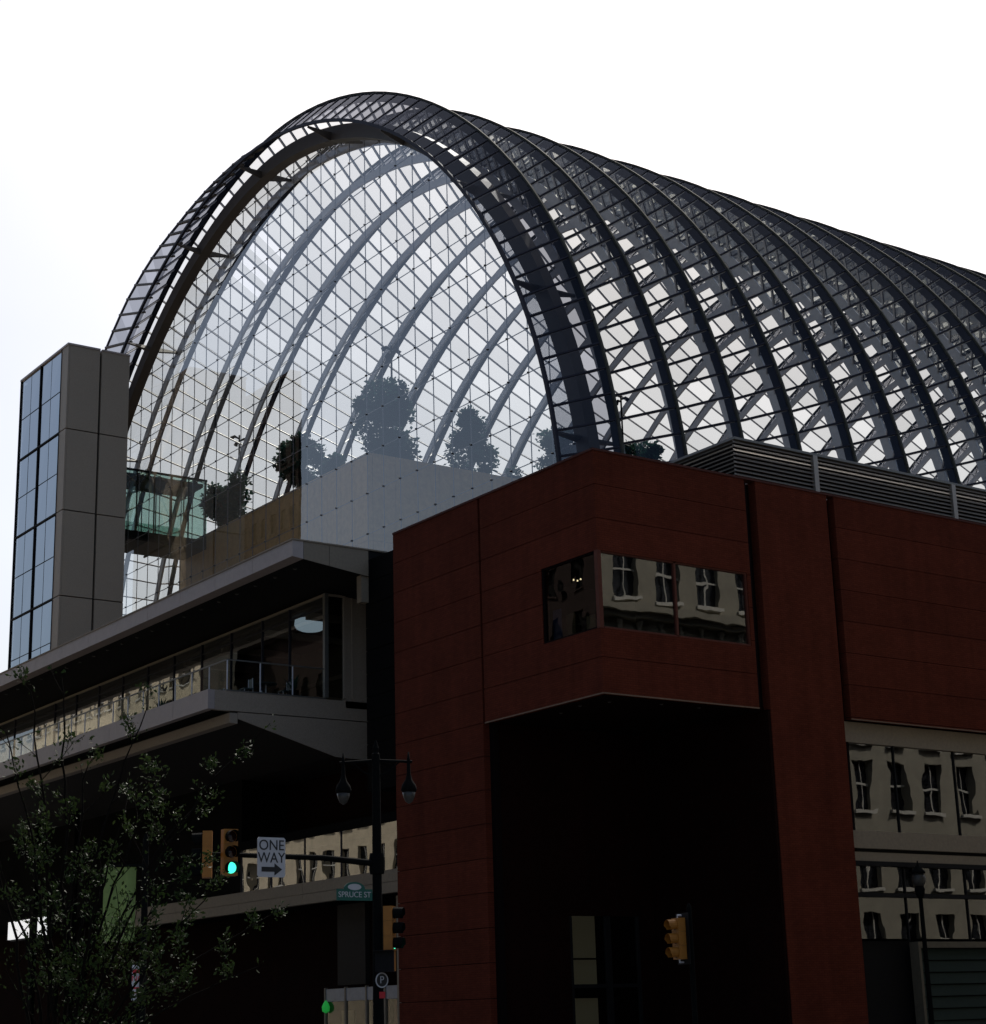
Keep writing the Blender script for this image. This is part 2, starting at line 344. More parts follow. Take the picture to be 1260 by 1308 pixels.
bay0 = g.build('glass_bay', [M['vglass'], M['clear']], vault); bay0.matrix_parent_inverse = Matrix(); bay0.location = Vector((0,0,0))-Vector((0, YC, BASE))
def child(mb, name, mat, par, smooth=False):
    o = mb.build(name, mat, None, smooth); o.parent = par; return o
pur0 = child(pu, 'purlins', [M['steel_near'], M['steel']], bay0)
cap0 = child(sweep(MB(), PITCH/2-.055, PITCH/2+.055, DR-.02, DR+.08), 'ridge_cap', M['ridge'], bay0)
rb = sweep(MB(), PITCH-.07, PITCH+.07, -.42, .04)
rib0 = child(rb, 'valley_rib', M['steel'], bay0)
tr_ = sweep(MB(), PITCH/2-.05, PITCH/2+.05, DR-.46, DR-.021); und0 = child(tr_, 'ridge_beam', M['navy'], bay0)
bays = [bay0]
fg, _ = bay_mesh(range(NP+2)); fme = bpy.data.meshes.new('glass_bay'); fme.from_pydata(fg.v, [], fg.f); fme.materials.append(M['vglass']); fme.materials.append(M['fglass'])
fme.polygons.foreach_set('material_index', fg.mi); plain_me = bay0.data; bay0.data = fme
for k in range(1, NB):
    b = copy_part(bay0, vault, (k*PITCH, 0, 0)); b.data = plain_me; bays.append(b)
    if k == 1:                                   # four untinted half panes stand in for bright streaks on the far slope
        cg, _ = bay_mesh((), (45, 46, 47, 48)); cme = bpy.data.meshes.new('glass_bay'); cme.from_pydata(cg.v, [], cg.f); cme.materials.append(M['vglass']); cme.materials.append(M['clear'])
        cme.polygons.foreach_set('material_index', cg.mi); b.data = cme
    for c in (pur0, cap0, rib0, und0): copy_part(c, b, None)
# front rim, the bronze box arch behind it and the brackets that tie them
sweep(MB(), XA-.09, XA+.05, -.08, .05).build('front_rim', M['steel_near'], vault)
sweep(MB(), XA-.105, XA-.093, -.10, .07).build('rim_edge', M['steel_near'], vault)
sweep(MB(), XA+1.40, XA+1.98, -.55, .25).build('box_arch', M['beam'], vault)
for k in range(3, NP, 7):
    y, z = raw(TH[k], 0); n2 = Vector((0, y-raw(TH[k], -1)[0], z-raw(TH[k], -1)[1])).normalized(); t2 = Vector((0, -n2.z, n2.y))
    b = MB(); c = Vector((0, y, z))
    for (x0, x1, d0, d1) in ((XA+.0, XA+1.42, .10, .45), (XA+3.4, XA+2.0, .10, .45)):
        a0 = c+Vector((x0,0,0)); a1 = c+Vector((x1,0,0)); th = t2*.05
        vs = [a0-n2*.1-th, a0-n2*(.1+d0)-th, a1-n2*(.1+d1)-th, a1-n2*.1-th, a0-n2*.1+th, a0-n2*(.1+d0)+th, a1-n2*(.1+d1)+th, a1-n2*.1+th]
        b.add(vs, [(0,1,2,3),(7,6,5,4),(0,4,5,1),(1,5,6,2),(2,6,7,3),(3,7,4,0)])
    b.build('bracket', M['beam'], vault)
# glazed side fin that widens down the far flank outside the rim
FT = [(86,.07),(91,.40),(98.6,.75),(105,1.15),(111,1.6),(118,2.4),(125,3.0),(131.5,3.2),(150,3.7),(181,4.0)]
def fin_w(deg):
    for (a, w), (b_, w2) in zip(FT, FT[1:]):
        if a <= deg <= b_: return w+(w2-w)*(deg-a)/(b_-a)
    return .07
fk = [k for k in range(NP+1) if math.degrees(TH[k]) > 87]
fg_ = MB(); fs = MB(); XF = XA+.3
for k, k2 in zip(fk, fk[1:]):
    P0, P1 = raw(TH[k], .06), raw(TH[k2], .06); Q0, Q1 = raw(TH[k], fin_w(math.degrees(TH[k]))), raw(TH[k2], fin_w(math.degrees(TH[k2])))
    fg_.quad((XF,*P0),(XF,*Q0),(XF,*Q1),(XF,*P1))
    fs.bar((XF-.02,*Q0),(XF-.02,*Q1), .14, .10, (1,0,0), 0)
    k3 = min(k2+1, NP); Q3 = raw(TH[k3], fin_w(math.degrees(TH[k3]))); fs.bar((XF-.03,*P0),(XF-.03,*Q3), .10, .22, (1,0,0), 1)
fo = fg_.build('side_fin', M['fglass'], vault); fs.build('fin_slats', [M['steel_near'], M['beam']], fo)
# cable-hung end wall
XW = XA+1.95
def arch_z(y, d):
    best = BASE
    P = prof(d)
    for i in range(len(P)-1):
        (a, az), (b, bz) = P[i], P[i+1]
        if a <= y <= b and b > a: return az+(bz-az)*(y-a)/(b-a)
    return BASE
WD, WZ0 = -.45, 17.0
y_lo, y_hi = YC-(RA+WD)+.01, YC+(RA+WD)-.01
ys = [y_lo]; y = math.ceil((y_lo+.4)/1.5)*1.5
while y < y_hi-.3: ys.append(y); y += 1.5
ys.append(y_hi)
wall = MB(); cab = MB(); hor = MB(); nod = MB()
HZ = [WZ0+1.5+2.05*i for i in range(20)]
for i in range(len(ys)-1):
    a, b = ys[i], ys[i+1]; m_ = (a+b)/2
    wall.poly([(XW,a,WZ0),(XW,a,arch_z(a,WD)),(XW,m_,arch_z(m_,WD)),(XW,b,arch_z(b,WD)),(XW,b,WZ0)])
for y in ys[1:-1]:
    cab.bar((XW+.03,y,WZ0),(XW+.03,y,arch_z(y,WD)), .026, .04, (1,0,0))
for z in HZ:
    seg = [yy for yy in [y_lo+i*.1 for i in range(int((y_hi-y_lo)/.1))] if arch_z(yy, WD) > z]
    if len(seg) > 5:
        hor.bar((XW+.035,seg[0],z),(XW+.035,seg[-1],z), .03, .035)
        for y in ys[1:-1]:
            if seg[0] < y < seg[-1]: nod.lathe((XW-.03,y,z-.07), [(.02,.03),(.038,.045),(.044,.07),(.038,.095),(.02,.11)], 8)
wall_o = wall.build('end_glass_wall', M['wglass'], vault)
cab.build('wall_cables', M['cable'], wall_o); hor.build('wall_rods', M['cable'], wall_o); nod.build('clamps', M['node'], wall_o)
# far closure and base
LX = XA+NB*PITCH
fe = MB(); P = prof(0); fe.poly([(LX+.2, y, z) for y, z in P]); fe.build('far_end_wall', M['vglass'], vault)
MB().box(XA+1.9, LX, YC-RA-.3, YC-RA+.3, 0, BASE+.05).box(XA+6, LX, YC+RA-.3, YC+RA+.3, 0, BASE+.05).build('base_wall', M['darkwall'], vault)
# ------------------------------------------------------------------ theatre block, garden trees, footbridge (inside the vault)
cube = thing('theatre_block', 'timber clad theatre block inside the glass hall with a garden on its roof', 'building', (16, 39.8, 0))
ZT = 32.5
tb = MB()
nz = 9; 
for i in range(16):       # vertical timber panels on the front, thin shadow gaps
    y0 = 39.8+i*1.5; tb.box(16, 16.3, y0+.012, y0+1.488, 0, 22.4)
    tb.box(16, 16.3, y0+.012, y0+1.488, 22.43, 27.4); tb.box(16, 16.3, y0+.012, y0+1.488, 27.43, ZT)
tb.build('front_cladding', M['wood'], cube)
tb = MB()
for i in range(20):
    x0 = 16.31+i*1.5; tb.box(x0+.012, x0+1.488, 39.8, 40.1, 0, 27.4); tb.box(x0+.012, x0+1.488, 39.8, 40.1, 27.43, ZT)
tb.build('side_cladding', M['wood'], cube)
MB().box(16.35, 46.2, 40.15, 63.7, 0, ZT-.05).build('core', M['bronze'], cube)

def leaf_crown(mb, centers, n, size, rng, flat=.5):
    for i in range(n):
        c, r = rng.choice(centers)
        while True:
            d = Vector((rng.uniform(-1,1), rng.uniform(-1,1), rng.uniform(-1,1)))
            if .05 < d.length < 1: break
        d = d*(d.length**-.45)*max(.4, 1+rng.gauss(0, .16)); p = Vector(c)+Vector((d.x*r, d.y*r, d.z*r*.85))
        a = Vector((rng.gauss(0,1), rng.gauss(0,1), rng.gauss(0,.6))).normalized(); b = a.cross(Vector((rng.gauss(0,1), rng.gauss(0,1), rng.gauss(0,1)))).normalized()
        s = size*rng.uniform(.6, 1.3); m = p+a*s*.5
        mb.add([p, m+b*s*.28, p+a*s, m-b*s*.28], [(0,1,2,3)])
def garden_tree(base, crown_c, crown_r, h, seed, label, n=2600, wide=1.0, cone=False):
    rng = random.Random(seed); base = Vector(base); cc = Vector(crown_c)
    t = thing('garden_tree', label, 'tree', base, 'trees of the garden under the vault')
    tk = MB(); tk.tube([base, base+(cc-base)*.5+Vector((.1,0,0)), cc, cc+Vector((0,0,crown_r*.5))], [.16,.12,.09,.03], 7)
    cs = []
    for i in range(20):
        a = rng.uniform(0, 2*PI); e = rng.uniform(-1.0, .85); rr = crown_r*rng.uniform(.30, .88)*((1.05-.55*(e+1)) if cone else 1)
        p = cc+Vector((math.cos(a)*rr*wide, math.sin(a)*rr*wide, e*h*.46)); cs.append((p, crown_r*rng.uniform(.22, .50)*(.75 if cone else 1)))
        tk.tube([cc-Vector((0,0,h*.25)), cc+(p-cc)*.5+Vector((0,0,.1)), p], [.06,.04,.015], 5)
    tk.build('trunk', M['bark'], t)
    lf = MB(); leaf_crown(lf, cs, int(n*1.7), .30, rng); lf.build('crown', M['leaf_in'], t)
    return t
def gt(px, py, wpx, hpx, X=None, Y=None, seed=0, label='', n=2600, cone=False):
    c = atX(px, py, X) if X is not None else atY(px, py, Y)
    dist = (c-CAM).length; r = wpx*dist/F_PX/2; h = hpx*dist/F_PX
    garden_tree((c.x, c.y, ZT-.1), c, r, h, seed, label, n, cone=cone)
gt(491, 540, 88, 105, X=18.5, seed=31, label='large round-topped tree at the centre of the vault garden', n=5200)
gt(600, 562, 72, 92, Y=43.0, seed=2, label='loose conical tree just right of the biggest garden tree', n=2600, cone=True)
gt(384, 590, 62, 72, X=18.0, seed=33, label='garden tree cut by the edge of the sky reflection, left of the biggest tree', n=3000)
gt(287, 636, 50, 62, X=17.6, seed=4, label='dark leafy tree at the end of the glass footbridge', n=2600)
gt(712, 578, 56, 66, Y=44.0, seed=5, label='garden tree behind the right foot of the arch rim', n=2000)
gt(822, 585, 50, 46, Y=44.0, seed=6, label='low garden tree seen through the side of the vault above the brick parapet', n=1800)
gt(428, 600, 44, 26, X=19.5, seed=9, label='low bush between the two largest trees of the vault garden', n=1500)
def garden_lamp(px, ytop, X=None, Y=None, label=''):
    p = atX(px, ytop, X) if X is not None else atY(px, ytop, Y)
    t = thing('garden_lamp', label, 'lamp', (p.x, p.y, ZT), 'lamp posts of the vault garden')
    MB().tube([(p.x,p.y,ZT-.2),(p.x,p.y,p.z)], .06, 8).build('pole', M['pole'], t)
    for dx, dy, dz in ((-.30,.1,-.15),(.30,-.1,-.30),(.0,.3,-.45)):
        MB().tube([(p.x,p.y,p.z+dz-.1),(p.x+dx,p.y+dy,p.z+dz+.05),(p.x+dx*1.7,p.y+dy*1.7,p.z+dz-.12)], [.05,.10,.15], 8).build('spotlight', M['pole'], t)
garden_lamp(500, 442, X=19.5, label='thin lamp post with three spotlights above the biggest garden tree')
garden_lamp(306, 556, X=18.5, label='thin lamp post with spotlights behind the tree by the footbridge')
garden_lamp(793, 503, Y=44, label='lamp post seen through the side glass right of the arch foot')
p = atY(657, 606, 41); t = thing('planter', 'small dark planter on the roof edge of the theatre block', 'planter', (p.x,p.y,ZT-.1))
MB().lathe((p.x,p.y,ZT-.1), [(.28,0),(.36,.5),(.42,.55),(.40,.6)], 12).build('pot', M['black'], t)
lf = MB(); leaf_crown(lf, [((p.x,p.y,ZT+.75), .45)], 260, .22, random.Random(3)); lf.build('foliage', M['leaf_in'], t)

bridge = thing('footbridge', 'green glass walled footbridge between the tower and the theatre block', 'footbridge', (12, 60, 31.5))
BX0, BX1, BY0, BY1 = 7.9, 16.0, 59.85, 63.2
MB().box(BX0, BX1, BY0, BY1, 31.45, 32.05).build('deck', M['bronze'], bridge)
MB().box(BX0, BX1, BY0+.6, BY1, 35.75, 36.0).build('ceiling', M['bronze'], bridge)
b = MB(); 
for i in range(6):
    x = BX0+2.0+i*1.2; b.box(x-.035, x+.035, BY0-.03, BY0+.06, 31.6, 36.05)
b.box(BX0, BX1, BY0-.03, BY0+.06, 35.98, 36.12)
gl = MB().quad((BX0,BY0,31.6),(BX1,BY0,31.6),(BX1,BY0,36.0),(BX0,BY0,36.0)).build('glass_side', M['green_glass'], bridge); b.build('mullions', M['black'], gl)
gl = MB().quad((BX0,BY1-.02,32),(BX1,BY1-.02,32),(BX1,BY1-.02,33.6),(BX0,BY1-.02,33.6)).build('glass_side', M['green_glass'], bridge)
b = MB()
for i in range(8): b.box(BX0+1+i, BX0+1.05+i, BY1-.1, BY1-.03, 32, 35.7)
b.build('posts', M['black'], gl)
MB().box(13.2, 13.3, BY0-.2, BY1+.1, 31.30, 31.44).box(10.4, 10.5, BY0-.2, BY1+.1, 31.30, 31.44).build('soffit_beam', M['black'], bridge)

# ------------------------------------------------------------------ stair tower on the left
TX0, TX1, TY0, TY1, TZ = 4.0, 7.95, 54.35, 62.0, 41.4
tower = thing('stair_tower', 'tall granite and blue glass stair tower at the left foot of the vault', 'tower', (4, 54.35, 20))
MB().box(TX0+.2, TX1-.06, TY0+.2, TY1-.06, 15, TZ-.3).build('core', M['black'], tower)
JZ = [TZ, 36.1, 31.1, 25.95, 20.8, 15.6]
for i in range(5):
    for (x0, x1) in ((TX0, 6.02), (6.16, TX1)):
        MB().box(x0+ (0.0 if x0 > 5 else .12), x1, TY0, TY0+.2, JZ[i+1]+.035, JZ[i]-.035).build('stone_panel', M['stone'], tower)
    MB().box(TX0-.0, TX0+.11, TY0, TY0+1.0, JZ[i+1]+.035, JZ[i]-.035).build('corner_strip', M['stone'], tower)
MB().box(TX0-.05, 6.03, TY0-.05, TY1+.05, TZ-.03, TZ+.09).box(6.15, TX1+.02, TY0-.05, TY1+.05, TZ-.03, TZ+.07).build('coping', M['fascia'], tower)
MB().box(TX1-.055, TX1+.02, TY0+.1, TY1, 15, TZ-.04).build('return_wall', M['stone'], tower)
gt0 = TY0+1.05
for i in range(5):
    for (a, b2) in ((gt0, (gt0+TY1)/2), ((gt0+TY1)/2, TY1)):
        mid = (a+b2)/2; zm = (JZ[i]+JZ[i+1])/2
        pn = MB()
        for ya, yb in ((a+.06, mid), (mid, b2-.06)):
            for za, zb in ((JZ[i+1]+.06, zm), (zm, JZ[i]-.06)): 
                dx = rnd.uniform(-.006,.006)
                pn.quad((TX0+.06+dx,yb-.006,za+.01),(TX0+.06,ya+.006,za+.01),(TX0+.06+dx,ya+.006,zb-.01),(TX0+.06,yb-.006,zb-.01))
        w = pn.build('window', M['tglass'], tower)
        MB().box(TX0+.04, TX0+.075, a, b2, zm-.02, zm+.02).box(TX0+.05, TX0+.075, mid-.012, mid+.012, JZ[i+1], JZ[i]).build('glazing_bar', M['black'], w)
fr = MB()
for z in JZ[1:]: fr.box(TX0-.02, TX0+.1, gt0-.08, TY1, z-.045, z+.045)
for y in (gt0-.06, (gt0+TY1)/2, TY1): fr.box(TX0-.03, TX0+.11, y-.035, y+.035, 15, TZ-.03)
fr.build('mullions', M['black'], tower)

# ------------------------------------------------------------------ terrace wing on Broad side: canopy, terrace floor, glazed restaurant
wing = thing('terrace_wing', 'terrace wing with deep flat canopy and glazed restaurant left of the brick block', 'building', (3, 40, 0))
XR, YR = -.5, 18.67
c0 = atX(373.8, 687.6, XR); zt = c0.z; zb_ = atX(375, 709.5, XR).z; YR = c0.y
YE = 95.0
pr_ = [(XR, zt), (XR, zb_), (9.0, zb_-1.15), (9.0, zt)]
cn = MB(); 
js = [YR]+[YR+3.4+3.4*i for i in range(22)]
for i in range(len(js)-1): cn.prism([(x, z) for x, z in [(XR, zt-.06), (XR, zb_), (XR+.5, zb_-.06), (XR+.5, zt-.06)]], 'y', js[i]+(.012 if i else 0), js[i+1]-.012)
cn.build('canopy_fascia', M['fascia'], wing)
MB().prism([(XR+.02, zb_+.012), (XR+.02, zt-.07), (9, zt-.07), (9, zb_-1.15+.012)], 'y', YR+.02, YE).build('canopy_core', M['black'], wing)
MB().box(XR-.04, 9, YR-.04, YE, zt-.058, zt).build('canopy_edge', M['stone_lt'], wing)
xj = [XR+.51, 1.2, 3.05]
for i in range(2):
    MB().prism([(xj[i]+.01, zb_-(xj[i]-XR)*.121), (xj[i+1]-.01, zb_-(xj[i+1]-XR)*.121), (xj[i+1]-.01, zt-.06), (xj[i]+.01, zt-.06)], 'y', YR, YR+.0195).build('canopy_return', M['stone_lt'], wing)
sl = MB()
for i in range(24):
    y = YR+1.4+i*1.7; x = XR+.9; z = zb_-(x-XR)*.121
    sl.lathe((x, y, z-.035), [(.07,0),(.085,.02),(.085,.05)], 10)
sl.build('downlights', M['lens'], wing)
MB().box(2.75, 3.1, YR+.1, YR+.45, 18.2, 19.35).build('bracket_stub', M['stone_lt'], wing)
# terrace floor
XFp = -2.5; c1 = atX(266, 880, XFp); YF = c1.y; ZFt = c1.z; ZFb = atX(268, 904, XFp).z
fl = MB(); js = [YF]+[YF+3.2+3.2*i for i in range(24)]
for i in range(len(js)-1): fl.box(XFp, XFp+.3, js[i]+(.01 if i else 0), js[i+1]-.01, ZFb, ZFt)
fl.build('floor_fascia', M['fascia'], wing)
MB().box(XFp+.31, 5.6, YF, YF+.2, ZFb-.02, ZFt-.003).build('floor_return', M['bronze' if False else 'stone'], wing)
MB().box(XFp+.3, 12, YF+.21, YE, ZFb+.02, ZFt-.02).build('floor_slab', M['darkwall'], wing)
s2 = atY(294, 914, YF); s3 = atY(430, 966, YF)
MB().prism([(s2.x, ZFb-.10), (s2.x, s2.z-.28), (s2.x+.35, s2.z-.3), (s2.x+.35, ZFb-.10)], 'y', YF+.02, YE).build('soffit_band', M['stone'], wing)
MB().prism([(s2.x+.02, ZFb-.05), (s2.x+.02, s2.z-.02), (s3.x, s3.z), (12, s3.z-.5), (12, ZFb-.05)], 'y', YF+.05, YE).build('soffit', M['bronze'], wing)
MB().prism([(s2.x+.36, ZFb-.06), (s2.x+.36, s2.z-.10), (s3.x, s3.z-.03), (5.6, s3.z-.1), (5.6, ZFb-.06)], 'y', YF, YF+.045).build('soffit_end', M['stone'], wing)
# railing
RX = atY(291, 842, YF).x; RZ = atY(291, 842, YF).z
rl = MB().box(RX-.03, RX+.03, YF+.02, YE, RZ-.03, RZ+.02).box(RX-.03, 2.9, YF-.0, YF+.06, RZ-.03, RZ+.02).build('handrail', M['cap'], wing)
MB().quad((RX,YF+.03,ZFt),(RX,YE,ZFt),(RX,YE,RZ-.03),(RX,YF+.03,RZ-.03)).quad((RX,YF+.03,ZFt),(2.9,YF+.03,ZFt),(2.9,YF+.03,RZ-.03),(RX,YF+.03,RZ-.03)).build('rail_glass', M['rail_glass'], rl)
MB().box(RX-.05, 2.95, YF-.02, YF+.08, ZFt-.002, ZFt+.05).build('rail_base', M['cap'], rl)
pb = MB()
for i in range(22): pb.box(RX-.02, RX+.02, YF+1.6*i+.0, YF+1.6*i+.04, ZFt, RZ-.03)
for x in (RX+1.5, RX+3.0): pb.box(x-.02, x+.02, YF+.01, YF+.05, ZFt, RZ-.03)
pb.build('rail_posts', M['steel'], rl)
# glazed restaurant
gc = atY(416.5, 891, YF); GX = gc.x; GZ0 = gc.z+.03; GZ1 = 19.12
gy = [YF, YF+3.1, YF+5.6, YF+8.6, YF+11.6]+[YF+14.6+3*i for i in range(20)]
for i in range(len(gy)-1):
    a, b2 = gy[i], min(gy[i+1], YE)
    w = MB().quad((GX,b2,GZ0),(GX,a,GZ0),(GX,a,GZ1),(GX,b2,GZ1)).build('glass_front', M['tinted'], wing)
    MB().box(GX-.05, GX+.08, b2-.035, b2+.035, GZ0, GZ1).box(GX-.03, GX+.05, a+.04, b2-.04, GZ1-.5, GZ1-.44).build('mullion', M['steel_near'], w)
    if b2 >= YE: break
MB().box(GX-.05, GX+.05, YF-.005, YE, GZ1, GZ1+.10).build('head_rail', M['stone_lt'], wing)
MB().box(GX-.09, GX+.09, YF-.09, YF+.09, GZ0-.04, GZ1+.101).build('corner_post', M['cap'], wing)
r1 = atY(438, 766, YF).x
MB().quad((GX,YF,GZ0),(r1,YF,GZ0),(r1,YF,GZ1),(GX,YF,GZ1)).build('side_glass', M['bglass'], wing)
MB().box(r1, r1+.12, YF-.05, YF+.05, GZ0, GZ1+.1).box(r1+.42, r1+.5, YF-.05, YF+.05, GZ0, GZ1+.1).box(GX, r1, YF-.04, YF+.04, GZ1, GZ1+.1).build('side_frame', M['stone'], wing)
MB().box(r1+.12, 5.8, YF, YF+.3, GZ0-.4, GZ1+.12).build('side_wall', M['stone'], wing)
MB().box(GX+4.5, GX+4.8, YF+.31, YE, GZ0, 19.0).build('restaurant_wall', M['bronze_lt'], wing)
MB().box(GX+.1, 9, YF+.31, YE, 18.85, 18.95).build('restaurant_ceiling', M['bronze'], wing)
bm_ = MB()
for i in range(5): bm_.box(GX+.3, GX+4.4, YF+2+4*i, YF+2.25+4*i, 18.55, 18.84)
bm_.box(GX+4.38, GX+4.49, YF+.4, YE, 17.0, 17.18)
bm_.build('ceiling_beams', M['stone'], wing)
dl = atX(397, 762, GX+1.2)
MB().lathe((dl.x, dl.y, 18.36), [(.02,-.02),(.45,.02),(.62,.10),(.72,.26),(.70,.49)], 20).build('drum_lamp', M['drum'], wing, True)
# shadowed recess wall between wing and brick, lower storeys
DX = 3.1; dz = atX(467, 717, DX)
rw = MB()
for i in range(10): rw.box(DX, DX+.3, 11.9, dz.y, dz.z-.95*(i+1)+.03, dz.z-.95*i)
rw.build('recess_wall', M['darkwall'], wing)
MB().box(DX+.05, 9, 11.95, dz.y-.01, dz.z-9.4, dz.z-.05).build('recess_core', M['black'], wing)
LX2 = 3.3
za, zb2, zc2 = 9.22, 7.38, 6.5; Y0s, Y1s = 12.0, atX(309, 1110, LX2).y
st = [Y0s, 15.6, 18.4, 21.4, 24.4, 27.3, Y1s]
for i in range(6):
    w = MB().quad((LX2,st[i+1],zb2),(LX2,st[i],zb2),(LX2,st[i],za),(LX2,st[i+1],za)).build('strip_window', M['tinted'], wing)
    MB().box(LX2-.03, LX2+.06, st[i+1]-.03, st[i+1]+.03, zb2, za).build('mullion', M['steel_near'], w)
sp = MB(); 
for a, b2 in ((Y0s, 18.4), (18.4, 24.4), (24.4, Y1s), (Y1s, 36.4), (36.4, 42)): sp.box(LX2-.12, LX2+.2, a+.01, b2-.01, zc2+.42, zb2).box(LX2-.12, LX2+.2, a+.01, b2-.01, zc2, zc2+.405)
sp.build('spandrel', M['stone_lt'], wing)
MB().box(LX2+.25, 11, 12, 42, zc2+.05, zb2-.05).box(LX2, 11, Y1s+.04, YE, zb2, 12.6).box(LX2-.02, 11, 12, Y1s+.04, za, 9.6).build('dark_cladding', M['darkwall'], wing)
MB().box(7.5, 7.8, 12, Y1s, zb2, za).build('office_wall', M['tan'], wing)
MB().box(5.6, 6.0, 12, YE, 0, 12.7).build('rear_wall', M['brick_shade'], wing)
# ground floor shopfront
sx = 3.6
w = MB().quad((sx,23.2,0),(sx,12,0),(sx,12,2.55),(sx,23.2,2.55)).build('shop_window', M['shopglass'], wing)
fr = MB()
for y in (23.2, 21.6, 20.0, 18.6, 17.0, 15.4): fr.box(sx-.06, sx+.06, y-.05, y+.05, 0, 3.1)
fr.build('shop_frame', M['stone_lt'], w)
MB().box(sx-.03, sx+.05, 12, 23.2, 2.56, 3.05).build('frosted_band', M['skyblue'], wing)
MB().box(sx+.55, sx+.6, 21.9, 22.9, .4, 2.2).box(sx+.55, sx+.6, 20.6, 20.9, 0, 2.5).build('notice_board', M['tan'], wing)
MB().box(sx+.5, sx+.6, 17.2, 18.8, 0, 2.5).box(sx+.5, sx+.6, 19.3, 19.9, 0, 2.5).build('curtain', M['shopred'], wing)
p = atX(422, 1287, sx+.1); 
MB().lathe((p.x-.2, p.y, p.z-.22), [(.02,0),(.15,.08),(.17,.25),(.10,.4),(.02,.5)], 8).build('lit_emblem', M['green_lit'], wing)
p = atX(447, 1165, 4.2)
MB().box(4.2, 4.4, p.y-1.2, p.y+1.0, 3.2, 6.4).build('fascia_panel', M['bronze'], wing)
MB().box(3.55, 3.65, 17.35, 17.7, 0, 6.4).build('light_column', M['stone_lt'], wing)
for i in range(6): MB().box(2.0+.3*(i%2), 2.25+.3*(i%2), 46+i*6, 46.5+i*6, 0, 12.8).build('column', M['darkwall'], wing)

# tables, chairs and plants on the terrace
def chair_set(x, y, z, rot=0, first={}):
    t = thing('terrace_chair', '', 'chair', (x,y,z), 'chairs on the terrace')
    MB().box(x-.22,x+.22,y-.22,y+.22,z+.43,z+.47).build('seat', M['furniture'], t)
    MB().box(x+.19,x+.22,y-.22,y+.22,z+.52,z+.88).build('backrest', M['furniture'], t)
    for sx_ in (-1,1):
        for sy_ in (-1,1): MB().tube([(x+sx_*.2,y+sy_*.2,z),(x+sx_*.19,y+sy_*.19,z+(.43 if sx_ < 0 else .9))], .016, 6).build('leg', M['steel'], t)
    return t
def table(x, y, z):
    t = thing('terrace_table', '', 'table', (x,y,z), 'round tables on the terrace')
    MB().lathe((x,y,z+.70), [(.45,0),(.48,.015),(.45,.03)], 20).build('table_top', M['furniture'], t)
    MB().tube([(x,y,z),(x,y,z+.71)], .03, 8).build('leg', M['steel'], t); MB().lathe((x,y,z), [(.25,0),(.23,.03)], 14).build('foot', M['steel'], t)
    return t
NTH = ['nearest the glass corner', 'second from the glass corner', 'third from the glass corner', 'fourth from the glass corner', 'fifth from the glass corner', 'farthest along the terrace']
for i in range(6):
    y = YF+1.5+2.6*i; x = .9
    tag(table(x, y, ZFt), f'round dark terrace table, {NTH[i]}')
    for j, (dx, dy) in enumerate(((-.85, .1), (.85, -.1))):
        c = chair_set(x+dx, y+dy, ZFt); tag(c, f'dark terrace chair on the {"street" if j == 0 else "glass"} side of the table {NTH[i]}')
for i, (px, py) in enumerate(((160, 905), (207, 880), (386, 850))):
    y = atX(px, py, -.6).y if i < 2 else YF+.9; x = -.6 if i < 2 else 1.9
    t = thing('potted_plant', ['spiky potted plant at the left end of the terrace rail', 'small potted plant midway along the terrace rail', 'leafy potted plant in front of the glass corner'][i], 'plant', (x,y,ZFt), 'potted plants on the terrace')
    MB().lathe((x,y,ZFt), [(.16,0),(.22,.4),(.24,.42)], 12).build('pot', M['black'], t)
    lf = MB(); rg = random.Random(i)
    for k in range(46):
        a = rg.uniform(0, 2*PI); e = rg.uniform(.3, 1.4); d = Vector((math.cos(a)*math.cos(e), math.sin(a)*math.cos(e), math.sin(e))); L = rg.uniform(.5, .95)
        s = Vector((-d.y, d.x, 0)).normalized()*.035; b0 = Vector((x,y,ZFt+.4)); mid = b0+d*L*.6; tip = b0+d*L+Vector((0,0,-.12))
        lf.add([b0-s*.4, b0+s*.4, mid+s, mid-s, tip], [(0,1,2,3),(3,2,4)])
    lf.build('foliage', M['leaf_in'], t)

# ------------------------------------------------------------------ red brick corner block
bk = thing('brick_block', 'red brick corner block with wrapped corner window over a dark recessed entrance', 'building', (0,0,0))
ZTOP, CH = 19.05, 1.115
def courses(mb, face, a0, a1, z0, z1, t=.3, holes=()):
    """one box per course with a thin open joint between; holes = (a0,a1,z0,z1)"""
    lines = [ZTOP-CH*i for i in range(19)]
    cuts = sorted({z0, z1} | {z for z in lines if z0+.05 < z < z1-.05} | {h for hh in holes for h in hh[2:] if z0 < h < z1})
    for i in range(len(cuts)-1):
        za_, zb_ = cuts[i], cuts[i+1]; g = .010
        lo_ = za_+(g if any(abs(za_-q) < 1e-6 for q in lines) and i else 0); hi_ = zb_-(g if any(abs(zb_-q) < 1e-6 for q in lines) and i < len(cuts)-2 else 0)
        segs = [(a0, a1)]
        for h in holes:
            if za_ >= h[2]-1e-6 and zb_ <= h[3]+1e-6:
                segs = [s for (p, q) in segs for s in ((p, min(q, h[0])), (max(p, h[1]), q)) if s[1]-s[0] > .01]
        for p, q in segs:
            if face == 'x': mb.box(0, t, p, q, lo_, hi_)
            else: mb.box(p, q, 0, t, lo_, hi_)
WZ0b, WZ1b = 13.28, 15.77
w1 = MB(); courses(w1, 'x', .302, 6.34, 11.25, ZTOP, holes=((0, 2.95, WZ0b, WZ1b),)); w1.build('brick_fascia', M['brick'], bk)
